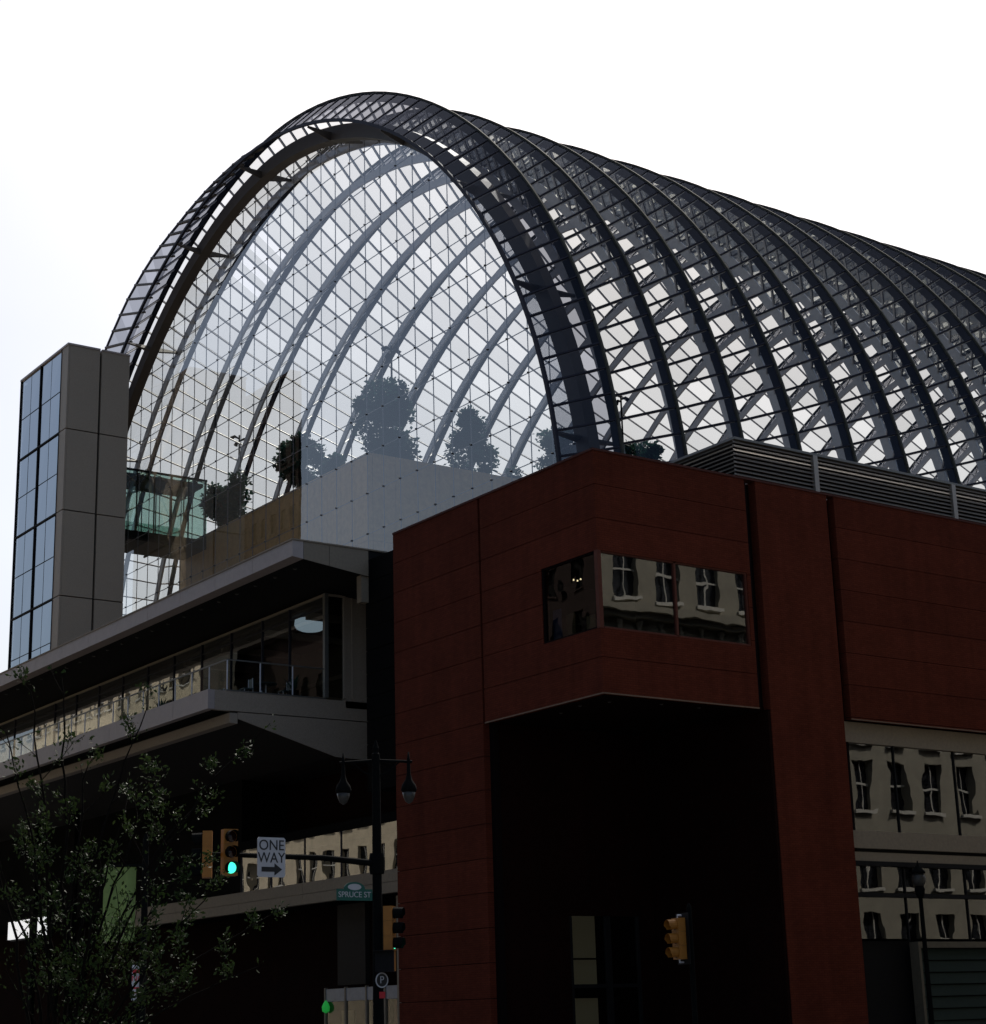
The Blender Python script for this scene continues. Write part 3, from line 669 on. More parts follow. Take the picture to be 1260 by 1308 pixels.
w2 = MB(); courses(w2, 'y', 0, 6.52, 11.25, ZTOP, holes=((0, 6.36, WZ0b, WZ1b),)); w2.build('brick_fascia', M['brick'], bk)
w3 = MB(); courses(w3, 'x', 6.46, 11.95, 0, ZTOP); w3.build('brick_pier', M['brick'], bk)
MB().box(7.02, 10.41, .0, 6.2, 0, ZTOP).build('brick_pier', M['brick'], bk)
w4 = MB(); courses(w4, 'y', 10.77, 100, 11.19, ZTOP); w4.build('brick_fascia', M['brick'], bk)
MB().box(.25, .45, 6.2, 6.6, 0, ZTOP-.05).box(6.4, 7.2, .35, .6, 11.2, ZTOP-.05).box(10.3, 10.9, .35, .6, 6.3, ZTOP-.05).box(6.53, 6.60, .02, .34, 11.25, ZTOP-.1).build('vertical_joint', M['slot'], bk)
bkg = MB().box(.06, .29, .31, 6.33, 11.3, WZ0b-.02).box(.06, .29, 2.97, 6.33, WZ0b, WZ1b).box(.06, .29, .31, 6.33, WZ1b+.02, ZTOP-.05)
bkg.box(.06, .29, 6.5, 11.9, .05, ZTOP-.05).box(.05, 6.5, .06, .29, 11.3, WZ0b-.02).box(.05, 6.5, .06, .29, WZ1b+.02, ZTOP-.05).box(10.8, 100, .06, .29, 11.25, ZTOP-.05)
bkg.build('joint_backing', M['slot'], bk)
MB().box(.3, 100, .62, 11.9, 18.4, 18.6).build('roof', M['concrete'], bk)
MB().box(-.03, 6.54, -.03, .33, ZTOP, ZTOP+.07).box(-.03, .33, .33, 11.95, ZTOP, ZTOP+.07).box(6.54, 100, -.03, .33, ZTOP, ZTOP+.07).build('parapet_cap', plain('dark_red_capping', (.075, .022, .015), .7, spec=.2), bk)
# corner window
for nm, pts in (('x', [((.10, 2.92), (.10, .2))]), ('y', [((.2, .10), (3.17, .10)), ((3.25, .10), (6.33, .10))])):
    for (a, b2) in pts:
        MB().quad((*a, WZ0b+.05), (*b2, WZ0b+.05), (*b2, WZ1b-.05), (*a, WZ1b-.05)).build('corner_window', M['bglass'], bk)
redm = plain('red_painted_frame', (.11, .030, .017), .6, spec=.2)
MB().box(-.012, .14, -.012, .14, WZ0b, WZ1b).build('corner_post', redm, bk)
MB().box(3.17, 3.25, .03, .16, WZ0b, WZ1b).box(0.2, 6.36, .03, .15, WZ0b, WZ0b+.06).box(.2, 6.36, .03, .15, WZ1b-.05, WZ1b).box(6.30, 6.36, .03, .15, WZ0b+.06, WZ1b-.05).build('window_frame', redm, bk)
MB().box(.03, .15, .2, 2.95, WZ0b, WZ0b+.06).box(.03, .15, .2, 2.95, WZ1b-.05, WZ1b).box(.03, .15, 2.88, 2.95, WZ0b+.06, WZ1b-.05).build('window_frame', M['slot'], bk)
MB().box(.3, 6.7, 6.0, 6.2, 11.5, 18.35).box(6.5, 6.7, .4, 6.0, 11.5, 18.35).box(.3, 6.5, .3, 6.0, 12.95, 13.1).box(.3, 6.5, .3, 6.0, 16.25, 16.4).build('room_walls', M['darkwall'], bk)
bl = MB()
for px, py in ((733,742),(738,743),(742,741)): p = atX(px, py, 2.4); bl.lathe((2.4, p.y, min(p.z,16.15)), [(.01,0),(.035,.03),(.01,.07)], 8)
bl.build('room_lights', M['bulb'], bk)
MB().box(.35, .40, 2.45, 2.85, 13.11, 14.4).build('drape', M['blue'], bk)
p = atX(729, 797, .9); MB().box(.9, .93, p.y-.22, p.y+.22, 13.2, p.z+.35).build('notice', M['tan'], bk)
p = atX(757, 797, .9); MB().box(.9, .93, p.y-.12, p.y+.3, 13.2, p.z+.3).build('notice', M['tan'], bk)
# soffit and recess
MB().box(.3, 7.0, .3, 6.4, 11.23, 11.35).build('soffit', M['brick_shade'], bk)
MB().box(-.015, .02, .0, 6.34, 11.205, 11.248).box(.02, 6.52, -.015, .02, 11.205, 11.248).box(10.77, 100, -.015, .02, 11.15, 11.188).build('drip_edge', plain('tan_metal_trim', (.17, .10, .06), .6), bk)
sl = MB()
for x, y in ((.8,2.2),(1.1,3.6),(1.2,1.2),(3.0,.8),(4.6,.8)): sl.lathe((x,y,11.2), [(.05,0),(.06,.02),(.06,.029)], 8)
sl.build('soffit_lights', M['lens'], bk)
MB().box(.46, 3.2, 6.3, 6.45, 0, 11.22).box(6.2, 7.0, 6.3, 6.45, 0, 11.22).box(3.2, 6.2, 6.3, 6.45, 4.95, 11.22).build('recess_wall', M['brick_shade'], bk)
MB().box(6.9, 7.015, .02, 6.29, 0, 11.22).build('recess_wall', M['brick_shade'], bk)
w = MB().quad((3.2,6.36,0),(6.2,6.36,0),(6.2,6.36,4.95),(3.2,6.36,4.95)).build('entrance_window', M['bglass'], bk)
MB().box(3.0, 6.4, 9.0, 9.1, 0, 5.2).build('reflection_panel', M['refl_glow'], bk)  # glowing wall added in place of the beige reflection in the entrance glass
MB().box(3.3, 3.9, 8.6, 8.7, 1.2, 2.9).box(5.0, 6.2, 8.6, 8.7, 2.3, 2.75).box(3.2, 4.9, 8.6, 8.7, 3.3, 3.38).box(5.0, 6.2, 8.6, 8.7, 3.6, 3.66).build('reflection_shapes', M['black'], bk)  # dark shapes added to break up that stand-in reflection
MB().box(4.72, 4.95, 6.30, 6.42, 0, 4.94).box(3.2, 3.3, 6.30, 6.42, 0, 4.94).box(6.1, 6.2, 6.30, 6.42, 0, 4.94).box(3.3, 6.1, 6.31, 6.41, 2.6, 2.72).build('window_frame', M['black'], w)
# glazed bays under the long brick fascia on Spruce side
MB().box(10.42, 100, .32, .6, 10.44, 11.14).build('spandrel', M['stone_lt'], bk)
MB().box(10.42, 100, .26, .6, 6.87, 7.45).box(10.42, 100, .34, .6, 6.45, 6.75).build('spandrel', M['stone_lt'], bk)
MB().box(10.42, 100, .45, .6, 6.75, 6.87).box(10.42, 100, .28, .6, 6.30, 6.45).box(10.42, 100, .32, .6, 5.27, 5.41).build('shadow_gap', M['black'], bk)
vx = [10.42, 13.15, 16.25, 19.35]+[22.45+3.1*i for i in range(25)]
for i in range(len(vx)-1):
    for z0_, z1_ in ((7.45, 10.44), (3.91, 5.27), (5.41, 6.30)):
        MB().quad((vx[i]+.03,.45,z0_),(vx[i+1]-.03,.45,z0_),(vx[i+1]-.03,.45,z1_),(vx[i]+.03,.45,z1_)).build('side_window', M['bglass'], bk) if i < 14 else None
fr = MB()
for x in vx[1:]: fr.box(x-.025, x+.025, .40, .5, 3.85, 6.30).box(x-.025, x+.025, .40, .5, 7.45, 10.44)
fr.build('window_frame', M['black'], bk)
MB().box(10.42, 100, 4.0, 4.3, 0, 11.15).build('inner_wall', M['darkwall'], bk)
sh = MB()
for k in range(6):
    x0 = 13.2+k*8
    sh.box(x0, x0+.12, .1, .5, 0, 3.80).box(x0+6.4, x0+6.52, .1, .5, 0, 3.80).box(x0+.12, x0+6.4, .1, .5, 3.60, 3.80)
sh.build('shutter_frame', M['bronze_lt'], bk)
sh = MB()
for k in range(6):
    x0 = 13.2+k*8
    for j in range(9): sh.prism([(.24, .05+j*.395), (.42, .05+j*.395), (.42, .39+j*.395), (.30, .41+j*.395)], 'x', x0+.13, x0+6.39)
sh.build('shutter', M['shutter'], bk)
MB().box(10.42, 100, .7, .8, 0, 3.85).build('dark_backing', M['black'], bk)
MB().box(.3, 100, 11.6, 11.9, 0, 18.4).box(10.42, 10.7, .62, 4, 0, 11.1).build('rear_wall', M['darkwall'], bk)

# ------------------------------------------------------------------ louvred plant room on the brick roof
YL = 2.4; lc = atY(938, 557.5, YL)
pl = thing('plant_room', 'metal louvred plant room screen on the roof behind the brick parapet', 'roof screen', (lc.x, YL, 18.6))
ztl = lc.z; lv = MB(); NL = 18
for j in range(NL):
    z1 = ztl-.10-j*.152
    lv.prism([(YL, z1-.115), (YL+.02, z1-.125), (YL+.12, z1-.03), (YL+.10, z1-.015)], 'x', lc.x+.005, 60)
    lv.add([(lc.x,YL,z1-.115),(lc.x+.10,YL+.10,z1-.015),(lc.x+.10,YL+6,z1-.015),(lc.x,YL+6,z1-.115)], [(0,1,2,3),(3,2,1,0)])
lv.build('louver_blades', M['louver'], pl)
MB().box(lc.x-.02, 60, YL-.02, YL+.2, ztl-.09, ztl).box(lc.x-.02, lc.x+.2, YL+.2, YL+6, ztl-.09, ztl).build('coping', M['cap'], pl)
MB().box(lc.x+.25, 60, YL+.25, YL+6, 18.6, ztl-.1).build('backing', M['black'], pl)
mx_ = atY(1041, 590, YL).x
for k in range(9): MB().box(mx_+k*7.6-.11, mx_+k*7.6+.11, YL-.05, YL+.1, 18.6, ztl-.095).build('post', M['louver'], pl)

# ------------------------------------------------------------------ street furniture at the corner
PX, PY = -10.96, -4.47
pole = thing('signal_pole', 'black signal pole with a mast arm and twin pendant lamps at the brick corner', 'signal pole', (PX,PY,0))
MB().lathe((PX,PY,0), [(.28,0),(.28,.15),(.20,.3),(.16,.9),(.14,1.1),(.115,5.0),(.10,8.1),(.06,8.15),(.08,8.25),(.02,8.45)], 14).build('shaft', M['pole'], pole)
ZAM = 5.42; me_ = atY(262, 1092, PY)
MB().tube([(PX,PY,ZAM),(PX-1.5,PY,ZAM+.10),(me_.x,PY,me_.z+.02)], [.085,.07,.05], 10).lathe((PX,PY,ZAM-.25), [(.17,0),(.19,.1),(.19,.4),(.17,.5)], 12).build('mast_arm', M['pole'], pole)
zl = 7.9
MB().tube([(PX-.78,PY+.45,zl),(PX,PY,zl+.05),(PX+.78,PY-.45,zl)], .035, 8).tube([(PX-.5,PY+.29,zl),(PX-.25,PY+.15,zl-.25),(PX,PY,zl-.35)], .02, 6).tube([(PX+.5,PY-.29,zl),(PX+.25,PY-.15,zl-.25),(PX,PY,zl-.35)], .02, 6).build('lamp_arm', M['pole'], pole)
for s in (-1, 1):
    x, y = PX+s*.70, PY-s*.405
    l_ = MB().lathe((x,y,zl-.75), [(.17,0),(.20,.06),(.17,.18),(.09,.30),(.05,.45),(.04,.80),(.015,1.0)], 12).build('lantern', M['pole'], pole, True)
    MB().lathe((x,y,zl-1.03), [(.02,0),(.09,.05),(.14,.16),(.165,.278)], 12).build('globe', M['lens'], l_, True)

def signal(name, loc, ang, label, lit=True, group='traffic lights', backplate=False):
    """three lens head; local -Y is its face, rotated by ang about Z"""
    t = thing(name, label, 'traffic light', (0,0,0), group)
    h = MB()
    for j in range(3): h.box(-.17, .17, -.09, .13, -.53+j*.355, -.53+j*.355+.35)
    ho = child(h, 'housing', M['yellow'], t)
    for j in range(3):
        zc_ = -.355+j*.355
        v = MB(); n = 12; o = len(v.v)
        for i in range(n+1):
            a = math.radians(-50)+math.radians(280)*i/n; c, s_ = math.cos(a)*.145, math.sin(a)*.145
            v.v += [(c,-.09,zc_+s_),(c,-.34+.05*(s_ < -.05),zc_+s_-.01)]
        for i in range(n): v.f.append((i*2,i*2+1,i*2+3,i*2+2)); v.mi.append(0)
        child(v, 'visor', M['yellow'] if backplate else M['pole'], t)
        le = MB(); le.add([(math.cos(2*PI*i/16)*.13,-.10,zc_+math.sin(2*PI*i/16)*.13) for i in range(16)]+[(0,-.14,zc_)], [(i,(i+1)%16,16) for i in range(16)])
        child(le, 'lens', M['go'] if (lit and j == 0) else M['off'], t)
    if backplate: child(MB().box(-.32,.32,.135,.15,-.66,.66), 'backplate', M['black'], t)
    t.location = loc; t.rotation_euler = (0,0,ang)
    return t
p = atY(288, 1090, PY); signal('traffic_light', (p.x, PY-.22, p.z), math.radians(-8), 'yellow traffic light showing green beside the one way sign on the mast arm')
p = atY(268, 1091, PY); signal('traffic_light', (p.x-.02, PY+.12, p.z), math.radians(-118), 'yellow traffic light seen from behind at the very end of the mast arm', lit=False)
p = atY(499, 1186, PY-.2); signal('traffic_light', (p.x, PY-.2, p.z), math.radians(42), 'traffic light turned aside on the pole above the pedestrian signal')
p = atD(867, 1199, 49); signal('traffic_light', (p.x, p.y, p.z), math.radians(-100), 'side-on yellow traffic light in front of the dark entrance recess', lit=False, backplate=True)
t = thing('signal_post', 'plain dark post behind the side-on yellow traffic light', 'post', (p.x+.42, p.y, 0)); MB().lathe((p.x+.42,p.y,0), [(.2,0),(.2,.2),(.08,.35),(.07,4.4),(.02,4.5)], 12).build('shaft', M['pole'], t)
MB().tube([(p.x+.42,p.y,p.z+.6),(p.x,p.y,p.z+.6),(p.x,p.y,p.z+.53)], .025, 8).tube([(p.x+.42,p.y,p.z-.6),(p.x,p.y,p.z-.6),(p.x,p.y,p.z-.53)], .025, 8).build('bracket', M['steel'], t)
# pedestrian signal
p = atY(493, 1228, PY-.25); t = thing('pedestrian_signal', 'square pedestrian signal with black face and yellow side below the turned traffic light', 'pedestrian signal', (p.x, PY-.25, p.z))
o = child(MB().box(-.21,.21,-.08,.16,-.23,.23), 'housing', M['yellow'], t); child(MB().box(-.235,.235,-.12,-.081,-.25,.25), 'face', M['black'], t); child(MB().box(-.24,.24,-.26,-.121,.24,.26), 'hood', M['black'], t); child(MB().tube([(-.05,.1,.0),(-.05,.3,.0)], .03, 8), 'bracket', M['pole'], t)
t.rotation_euler = (0,0,math.radians(-48))
def face_y(x, y, z, rz=0): return Matrix.Translation((x,y,z)) @ Matrix.Rotation(rz, 4, 'Z') @ Matrix.Rotation(PI/2, 4, 'X')
# ONE WAY sign
p = atY(347, 1095, PY-.14); t = thing('one_way_sign', 'white ONE WAY sign with a black arrow hung on the mast arm', 'sign', (p.x,PY-.14,p.z))
SW, SH = .37, .46
o = MB().prism([(p.x-SW+.04,p.z-SH),(p.x+SW-.04,p.z-SH),(p.x+SW,p.z-SH+.04),(p.x+SW,p.z+SH-.04),(p.x+SW-.04,p.z+SH),(p.x-SW+.04,p.z+SH),(p.x-SW,p.z+SH-.04),(p.x-SW,p.z-SH+.04)], 'y', PY-.14, PY-.125).build('plate', M['white'], t)
lettering('words', 'ONE', .34, M['ink'], t, face_y(p.x, PY-.146, p.z+.27) @ Matrix.Scale(.95, 4, (1,0,0)))
lettering('words', 'WAY', .34, M['ink'], t, face_y(p.x, PY-.146, p.z-.02) @ Matrix.Scale(.92, 4, (1,0,0)))
z = p.z-.28; MB().prism([(p.x-.26,z-.055),(p.x+.08,z-.055),(p.x+.08,z-.14),(p.x+.28,z),(p.x+.08,z+.14),(p.x+.08,z+.055),(p.x-.26,z+.055)], 'y', PY-.150, PY-.142).build('arrow', M['ink'], t)
MB().box(p.x-.03,p.x+.03,PY-.124,PY,p.z-.05,p.z+.15).build('bracket', M['pole'], t)
# SPRUCE ST
p = atY(453, 1143, PY-.02); t = thing('street_name_sign', 'green SPRUCE ST street sign with white oval crest on the signal pole', 'sign', (p.x,PY-.02,p.z))
hw, hh = .50, .135
pts = [(p.x-hw,p.z-hh),(p.x+hw,p.z-hh),(p.x+hw,p.z+hh)]+[(p.x+.30*math.cos(a), p.z+hh+.17*math.sin(a)) for a in [PI*i/12 for i in range(13)]]+[(p.x-hw,p.z+hh)]
MB().prism(pts, 'y', PY-.03, PY-.01).build('plate', M['sgreen'], t)
lettering('words', 'SPRUCE ST', .19, M['white'], t, face_y(p.x, PY-.034, p.z-.0))
MB().prism([(p.x+.19*math.cos(2*PI*i/20), p.z+hh+.05+.075*math.sin(2*PI*i/20)) for i in range(20)], 'y', PY-.036, PY-.031).build('crest', M['white'], t)
MB().box(p.x+hw, PX, PY-.028, PY-.012, p.z-.05, p.z+.05).build('bracket', M['pole'], t)
# P disc
p = atY(488, 1252, PY-.17); t = thing('parking_sign', 'small round P sign low on the signal pole', 'sign', (p.x,PY-.17,p.z))
MB().prism([(p.x+.185*math.cos(2*PI*i/28), p.z+.185*math.sin(2*PI*i/28)) for i in range(28)], 'y', PY-.17, PY-.158).build('plate', M['ink'], t)
rg = MB(); n = 28
for i in range(n):
    a, b2 = 2*PI*i/n, 2*PI*(i+1)/n
    rg.quad((p.x+.18*math.cos(a),PY-.174,p.z+.18*math.sin(a)),(p.x+.18*math.cos(b2),PY-.174,p.z+.18*math.sin(b2)),(p.x+.15*math.cos(b2),PY-.174,p.z+.15*math.sin(b2)),(p.x+.15*math.cos(a),PY-.174,p.z+.15*math.sin(a)))
rg.build('ring', M['white'], t); lettering('letter', 'P', .24, M['white'], t, face_y(p.x, PY-.175, p.z))
MB().box(p.x-.07,p.x+.09,PY-.17,PY-.16,p.z-.42,p.z-.27).build('red_plate', M['red'], t); MB().box(p.x-.02,p.x+.02,PY-.158,PY,p.z-.35,p.z+.1).build('bracket', M['pole'], t)
# lamp post on Spruce side
lx, ly = 10.6, -2.5
t = thing('lamp_post', 'black lamp post with acorn globe before the green shutters at right', 'street lamp', (lx,ly,0))
MB().lathe((lx,ly,0), [(.26,0),(.26,.3),(.15,.5),(.10,.9),(.085,1.0),(.065,5.0),(.10,5.05),(.14,5.15),(.17,5.3),(.13,5.4)], 14).build('shaft', M['pole'], t)
MB().lathe((lx,ly,5.4), [(.13,0),(.2,.1),(.22,.25),(.16,.4)], 14).build('globe', M['lens'], t, True); MB().lathe((lx,ly,5.8), [(.23,0),(.2,.08),(.1,.18),(.03,.28),(.02,.4)], 14).build('cap', M['pole'], t, True)
# banner on a pole and a no stopping sign, seen through the branches
bp = atD(173, 1140, 30); tp = atD(133, 1112, 30); bt = atD(172, 1202, 30)
t = thing('banner_pole', 'dark slim pole carrying the green banner behind the branches', 'pole', (bp.x+.12, bp.y-.1, 0)); MB().lathe((bp.x+.12,bp.y-.1,0), [(.14,0),(.14,.3),(.06,.5),(.05,4.6),(.02,4.7)], 12).build('shaft', M['pole'], t)
MB().tube([(bp.x+.12,bp.y-.1,4.2),(tp.x,tp.y,4.2)], .02, 6).tube([(bp.x+.12,bp.y-.1,3.0),(tp.x,tp.y,3.0)], .02, 6).build('banner_rods', M['pole'], t)
bn = MB(); n = 8; dvec = Vector((bt.x-tp.x, bt.y-tp.y, 0)); nv = Vector((dvec.y,-dvec.x,0)).normalized()
for i in range(n+1):
    q = tp+dvec*(i/n)+nv*.025*math.sin(i*1.3); bn.v += [(q.x,q.y,4.18),(q.x,q.y,3.02),(q.x+nv.x*.006,q.y+nv.y*.006,4.18),(q.x+nv.x*.006,q.y+nv.y*.006,3.02)]
for i in range(n): bn.f += [(i*4,i*4+1,i*4+5,i*4+4),(i*4+2,i*4+6,i*4+7,i*4+3)]; bn.mi += [0,0]
tag(bn.build('banner', M['banner']), 'plain green cloth banner hanging vertically behind the branches', 'banner')
p = atD(176, 1255, 30); t = thing('stopping_sign', 'narrow white sign with red top strip below the green banner', 'sign', (p.x,p.y,0))
rz = -math.atan2(p.x-CAM.x, p.y-CAM.y)
def lb(mb): 
    m4 = Matrix.Translation((p.x,p.y,0)) @ Matrix.Rotation(rz, 4, 'Z'); mb.v = [tuple(m4 @ Vector(v)) for v in mb.v]; return mb
lb(MB().box(-.09,.09,-.012,0,p.z-.27,p.z+.27)).build('plate', M['white'], t); lb(MB().box(-.08,.08,-.016,-.0125,p.z+.14,p.z+.20)).build('red_strip', M['red'], t)
lettering('words', 'NO', .12, M['red'], t, Matrix.Translation((p.x,p.y,0)) @ Matrix.Rotation(rz, 4, 'Z') @ face_y(0, -.018, p.z+.06))
for j in range(2): lb(MB().box(-.06,.06,-.015,-.0122,p.z-.10-.07*j,p.z-.07-.07*j)).build('text_line', M['red'], t)
lb(MB().tube([(0,.03,0),(0,.03,p.z+.3)], .03, 8)).build('post', M['pole'], t)
# backlit panel, added in place of a bright gap low at left
p0 = atX(11, 1176, 2.9); p1 = atX(60, 1168, 2.9); p2 = atX(58, 1194, 2.9); p3 = atX(12, 1198, 2.9)
t = thing('bright_gap_panel', 'backlit white panel standing in for a bright gap behind the branches at lower left', 'stand-in panel', (3, p0.y, p3.z)); zc_ = p3.z
MB().box(2.9, 3.05, p1.y, p0.y, min(p2.z,p3.z), max(p0.z,p1.z)-.1).build('panel', M['emissive'], t); MB().box(3.06, 3.29, p1.y-.1, p0.y+.1, min(p2.z,p3.z)-.1, max(p0.z,p1.z)).build('case', M['black'], t)

# ------------------------------------------------------------------ young street tree in the foreground
def street_tree():
    rng = random.Random(21); base = Vector((-30.5, -30.6, 0))
    base = atD(70, 1300, 13.0); base.z = 0
    t = thing('street_tree', 'young street tree with thin upright branches and small fresh leaves at lower left', 'tree', base)
    tk = MB(); lf = MB(); tips = []
    def leafspray(p, d, n):
        for i in range(n):
            a = (d+Vector((rng.gauss(0,.8), rng.gauss(0,.8), rng.gauss(0,.6)))).normalized(); b = a.cross(Vector((rng.gauss(0,1), rng.gauss(0,1), rng.gauss(0,1)))).normalized()
            s = rng.uniform(.018, .048); q = Vector(p)+Vector((rng.gauss(0,.025), rng.gauss(0,.025), rng.gauss(0,.025))); m = q+a*s*.5; u = a.cross(b)*s*.10
            lf.add([q, m+b*s*.24+u, q+a*s, m-b*s*.24+u], [(0,1,2),(0,2,3)])
    def branch(p, d, L, r, lev):
        n = max(4, int(L/.14)); pts = [p]; rad = [r]; q = p.copy(); dd = d.copy()
        for i in range(n):
            dd = (dd+Vector((rng.gauss(0,.055), rng.gauss(0,.055), rng.gauss(.015,.04)))).normalized(); q = q+dd*(L/n); pts.append(q.copy()); rad.append(max(r*(1-.85*(i+1)/n), .0025))
            f = (i+1)/n
            if lev < 3 and f > .18 and rng.random() < (.50 if lev < 2 else .30):
                a = rng.uniform(0, 2*PI); side = Vector((math.cos(a), math.sin(a), 0)); nd = (dd*.75+side*rng.uniform(.45,.9)+Vector((0,0,.25))).normalized()
                branch(q.copy(), nd, L*rng.uniform(.28,.5)*(1.1-f*.5), rad[-1]*.6, lev+1)
            if lev >= 1 and rng.random() < (.58 if lev > 1 else .28): leafspray(q, dd, rng.randint(1, 3))
        tk.tube(pts, rad, 6 if lev else 8)
        leafspray(q, dd, 5)
    tk.tube([base, base+Vector((.02,0,.7)), base+Vector((.04,.02,1.2))], [.075,.06,.05], 8)
    st_ = base+Vector((.04,.02,1.15))
    side = Vector((rt0.x, rt0.y, 0))
    fwd = Vector((rt0.y*-1, rt0.x, 0))
    def stem(px, py, dist, r):
        e = atD(px, py, dist); n = 16; pts = []; rad = []; s0 = st_+Vector((rng.gauss(0,.05), rng.gauss(0,.05), rng.uniform(-.3,.1)))
        hv = (e-s0); ctrl = s0+Vector((hv.x*.30, hv.y*.30, hv.z*.62))
        prevp = s0
        for i in range(n+1):
            f = i/n; q = s0*(1-f)**2+ctrl*(2*f*(1-f))+e*f*f+Vector((rng.gauss(0,.010), rng.gauss(0,.010), 0))
            pts.append(q); rad.append(r*(1-.82*f)+.002)
            if i > 2:
                dd = (q-prevp).normalized()
                if rng.random() < .56:
                    a = rng.uniform(0, 2*PI); nd = (dd*.7+Vector((math.cos(a), math.sin(a), .25))*rng.uniform(.5,1.0)).normalized()
                    branch(q.copy(), nd, rng.uniform(.22,.62)*(1.15-f*.7), max(rad[-1]*.55,.004), 1)
                if rng.random() < .28: leafspray(q, dd, rng.randint(1,2))
            prevp = q
        tk.tube(pts, rad, 7); leafspray(e, Vector((0,0,1)), 4)
    for px, py, dist, r in ((40,885,12.6,.013),(80,862,13.2,.014),(8,935,12.9,.012),(112,975,13.4,.012),(186,905,13.3,.011),(212,985,13.0,.012),(316,952,13.5,.011),
                            (258,1020,12.8,.011),(262,1150,13.2,.011),(160,1040,12.5,.012),(236,1215,12.8,.010),(-30,1040,13.0,.012),(60,1080,12.7,.011),(228,1120,13.3,.010),(-60,960,13.2,.012),(215,1262,13.1,.009),(350,1168,13.2,.008),(330,1235,13.0,.008),(120,1190,12.9,.009)):
        stem(px, py, dist, r)
    tk.build('trunk', M['bark_st'], t); lf.build('crown', M['leaf_st'], t)
street_tree()

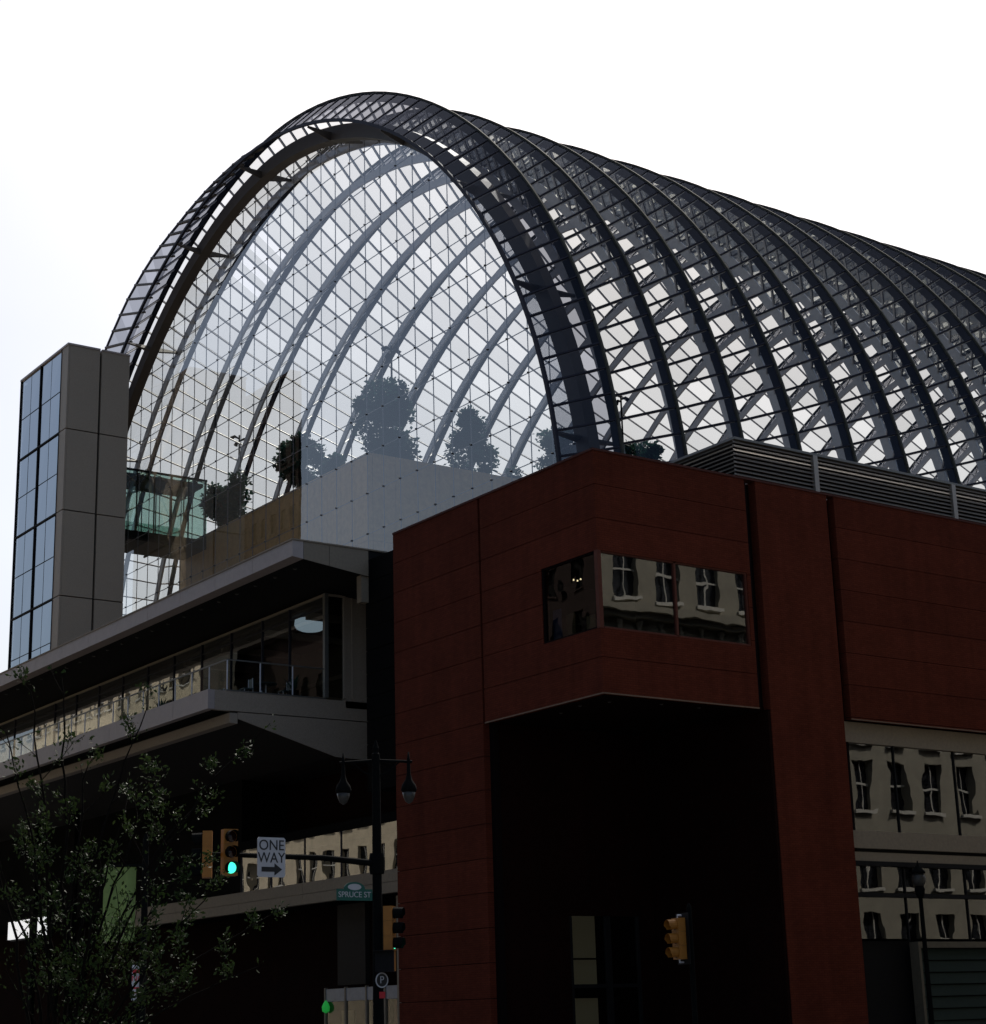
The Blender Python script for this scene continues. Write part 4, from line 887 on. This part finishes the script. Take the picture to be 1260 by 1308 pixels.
# ------------------------------------------------------------------ buildings across the streets (seen mirrored in the glass; one unseen, added for shade)
def facade(name, label, x0, x1, y0, y1, h, mat, face, wedge=False, fh=3.9, pitch=3.0, ww=1.3, wh=2.1, z_first=5.5, cornice=True, sillm='sill', awn=False, rows=None):
    t = thing(name, label, 'building', ((x0+x1)/2, (y0+y1)/2, 0))
    L = (x1-x0) if face == '+y' else (y1-y0); nw = int(L/pitch); off = (L-nw*pitch)/2
    wb = MB(); pn = MB(); sl_ = MB(); nf = max(1, int((h-z_first-1.0)/fh))
    def bx(mb, a0, a1, z0, z1, d0, d1):
        if face == '+y': mb.box(x0+a0, x0+a1, y1+d0, y1+d1, z0, z1)
        else: mb.box(x1+d0, x1+d1, y0+a0, y0+a1, z0, z1)
    if face == '+y': wb.box(x0, x1, y0, y1-.35, 0, h)
    elif wedge: wb.prism([(x1-.35, y0+.02), (x1-.35, y1), (x1-14, y1)], 'z', 0, h)
    else: wb.box(x0, x1-.35, y0, y1, 0, h)
    zs = rows or [z_first+fh*i for i in range(nf)]
    prev = 0
    for z in zs:
        bx(wb, 0, L, prev, z, -.35, 0); prev = z+wh
        a = 0
        for i in range(nw):
            c = off+pitch*(i+.5); bx(wb, a, c-ww/2, z, z+wh, -.35, 0); a = c+ww/2
            bx(sl_, c-ww/2-.12, c+ww/2+.12, z-.16, z-.004, .003, .16); bx(pn, c-ww/2, c+ww/2, z+wh*.48, z+wh*.52, -.20, -.16); bx(pn, c-.03, c+.03, z, z+wh, -.19, -.165)
        bx(wb, a, L, z, z+wh, -.35, 0)
    bx(wb, 0, L, prev, h, -.35, 0)
    wb.build('walls', M[mat], t); pn.build('sash_bars', M['darkwall' if sillm == 'pane_dark' else sillm], t); sl_.build('sills', M['redbrown' if sillm == 'pane_dark' else sillm], t)
    gp = MB(); bx(gp, 0, L, z_first, prev, -.345, -.30); gp.build('panes', M['darkwall' if sillm == 'pane_dark' else 'pane_dark'], t)
    if cornice:
        c = MB()
        for z, pr_, th in ((h-.9, .7, .35), (h-.45, 1.1, .4)): bx(c, -.0, L, z, z+th, .003, pr_)
        for z in (zs[::3] if not rows else []): bx(c, 0, L, z-1.0, z-.6, .004, .35)
        c.build('cornice', M[mat], t)
    if awn:
        a_ = MB()
        for i in range(0, nw, 3):
            c = off+pitch*(i+.5); bx(a_, c-2.0, c+2.0, 3.2, 4.6, .02, 1.2)
        a_.build('awning', M['black'], t)
    return t
facade('stone_building', 'grey buff stone office building across Spruce mirrored in the brick block windows', 2, 78, -40, -18, 27, 'grey_stone', '+y', fh=3.7, pitch=2.5, ww=1.25, wh=2.45, z_first=3.6, awn=True, rows=[3.6, 7.3, 11.0, 14.3, 19.8, 23.4])
belt = MB()
tt = [o for o in bpy.data.objects if o.name == 'stone_building'][0]
for i in range(60): belt.lathe((6+i*1.2, -17.70, 17.62), [(.10,0),(.17,.25),(.13,.55),(.08,.8),(.15,1.0)], 8)
belt.box(2, 78, -17.99, -17.85, 17.3, 18.9).box(2, 78, -17.99, -17.5, 17.25, 17.6).box(2, 78, -17.99, -17.1, 18.95, 19.3).box(2, 78, -17.99, -17.4, 18.7, 18.94); belt.build('balustrade', M['grey_stone'], tt)
facade('brick_warehouse', 'dark brick block across Broad mirrored in the terrace glass', -70, -46, 40, 133, 40, 'redbrown', '+x', z_first=5, sillm='pane_dark')
facade('shading_block', 'unseen dark brick block across Broad added to shade the lower brick walls', -70, -40, -5, 38, 34, 'redbrown', '+x', z_first=5, sillm='pane_dark')  # out of view, added to cut low sky light on the brick
facade('stone_shops', 'low buff stone block across Broad mirrored in the second storey window strip', -45.9, -40, 56, 120.9, 24, 'sun_stone', '+x', fh=4.2, pitch=2.8, ww=1.3, wh=2.5, cornice=False)
facade('tower_block', 'tall dark tower across Broad mirrored in the arched end wall', -66, -44, 133.4, 160, 76, 'redbrown', '+x', wedge=True, fh=4.0, pitch=2.4, ww=1.2, wh=2.4, sillm='pane_dark')
facade('buff_apartments', 'buff stone apartments farthest along Broad mirrored in the left terrace glass', -43.9, -40, 121.1, 166, 43, 'sun_stone', '+x', fh=3.8, pitch=2.6, ww=1.2, wh=2.3)
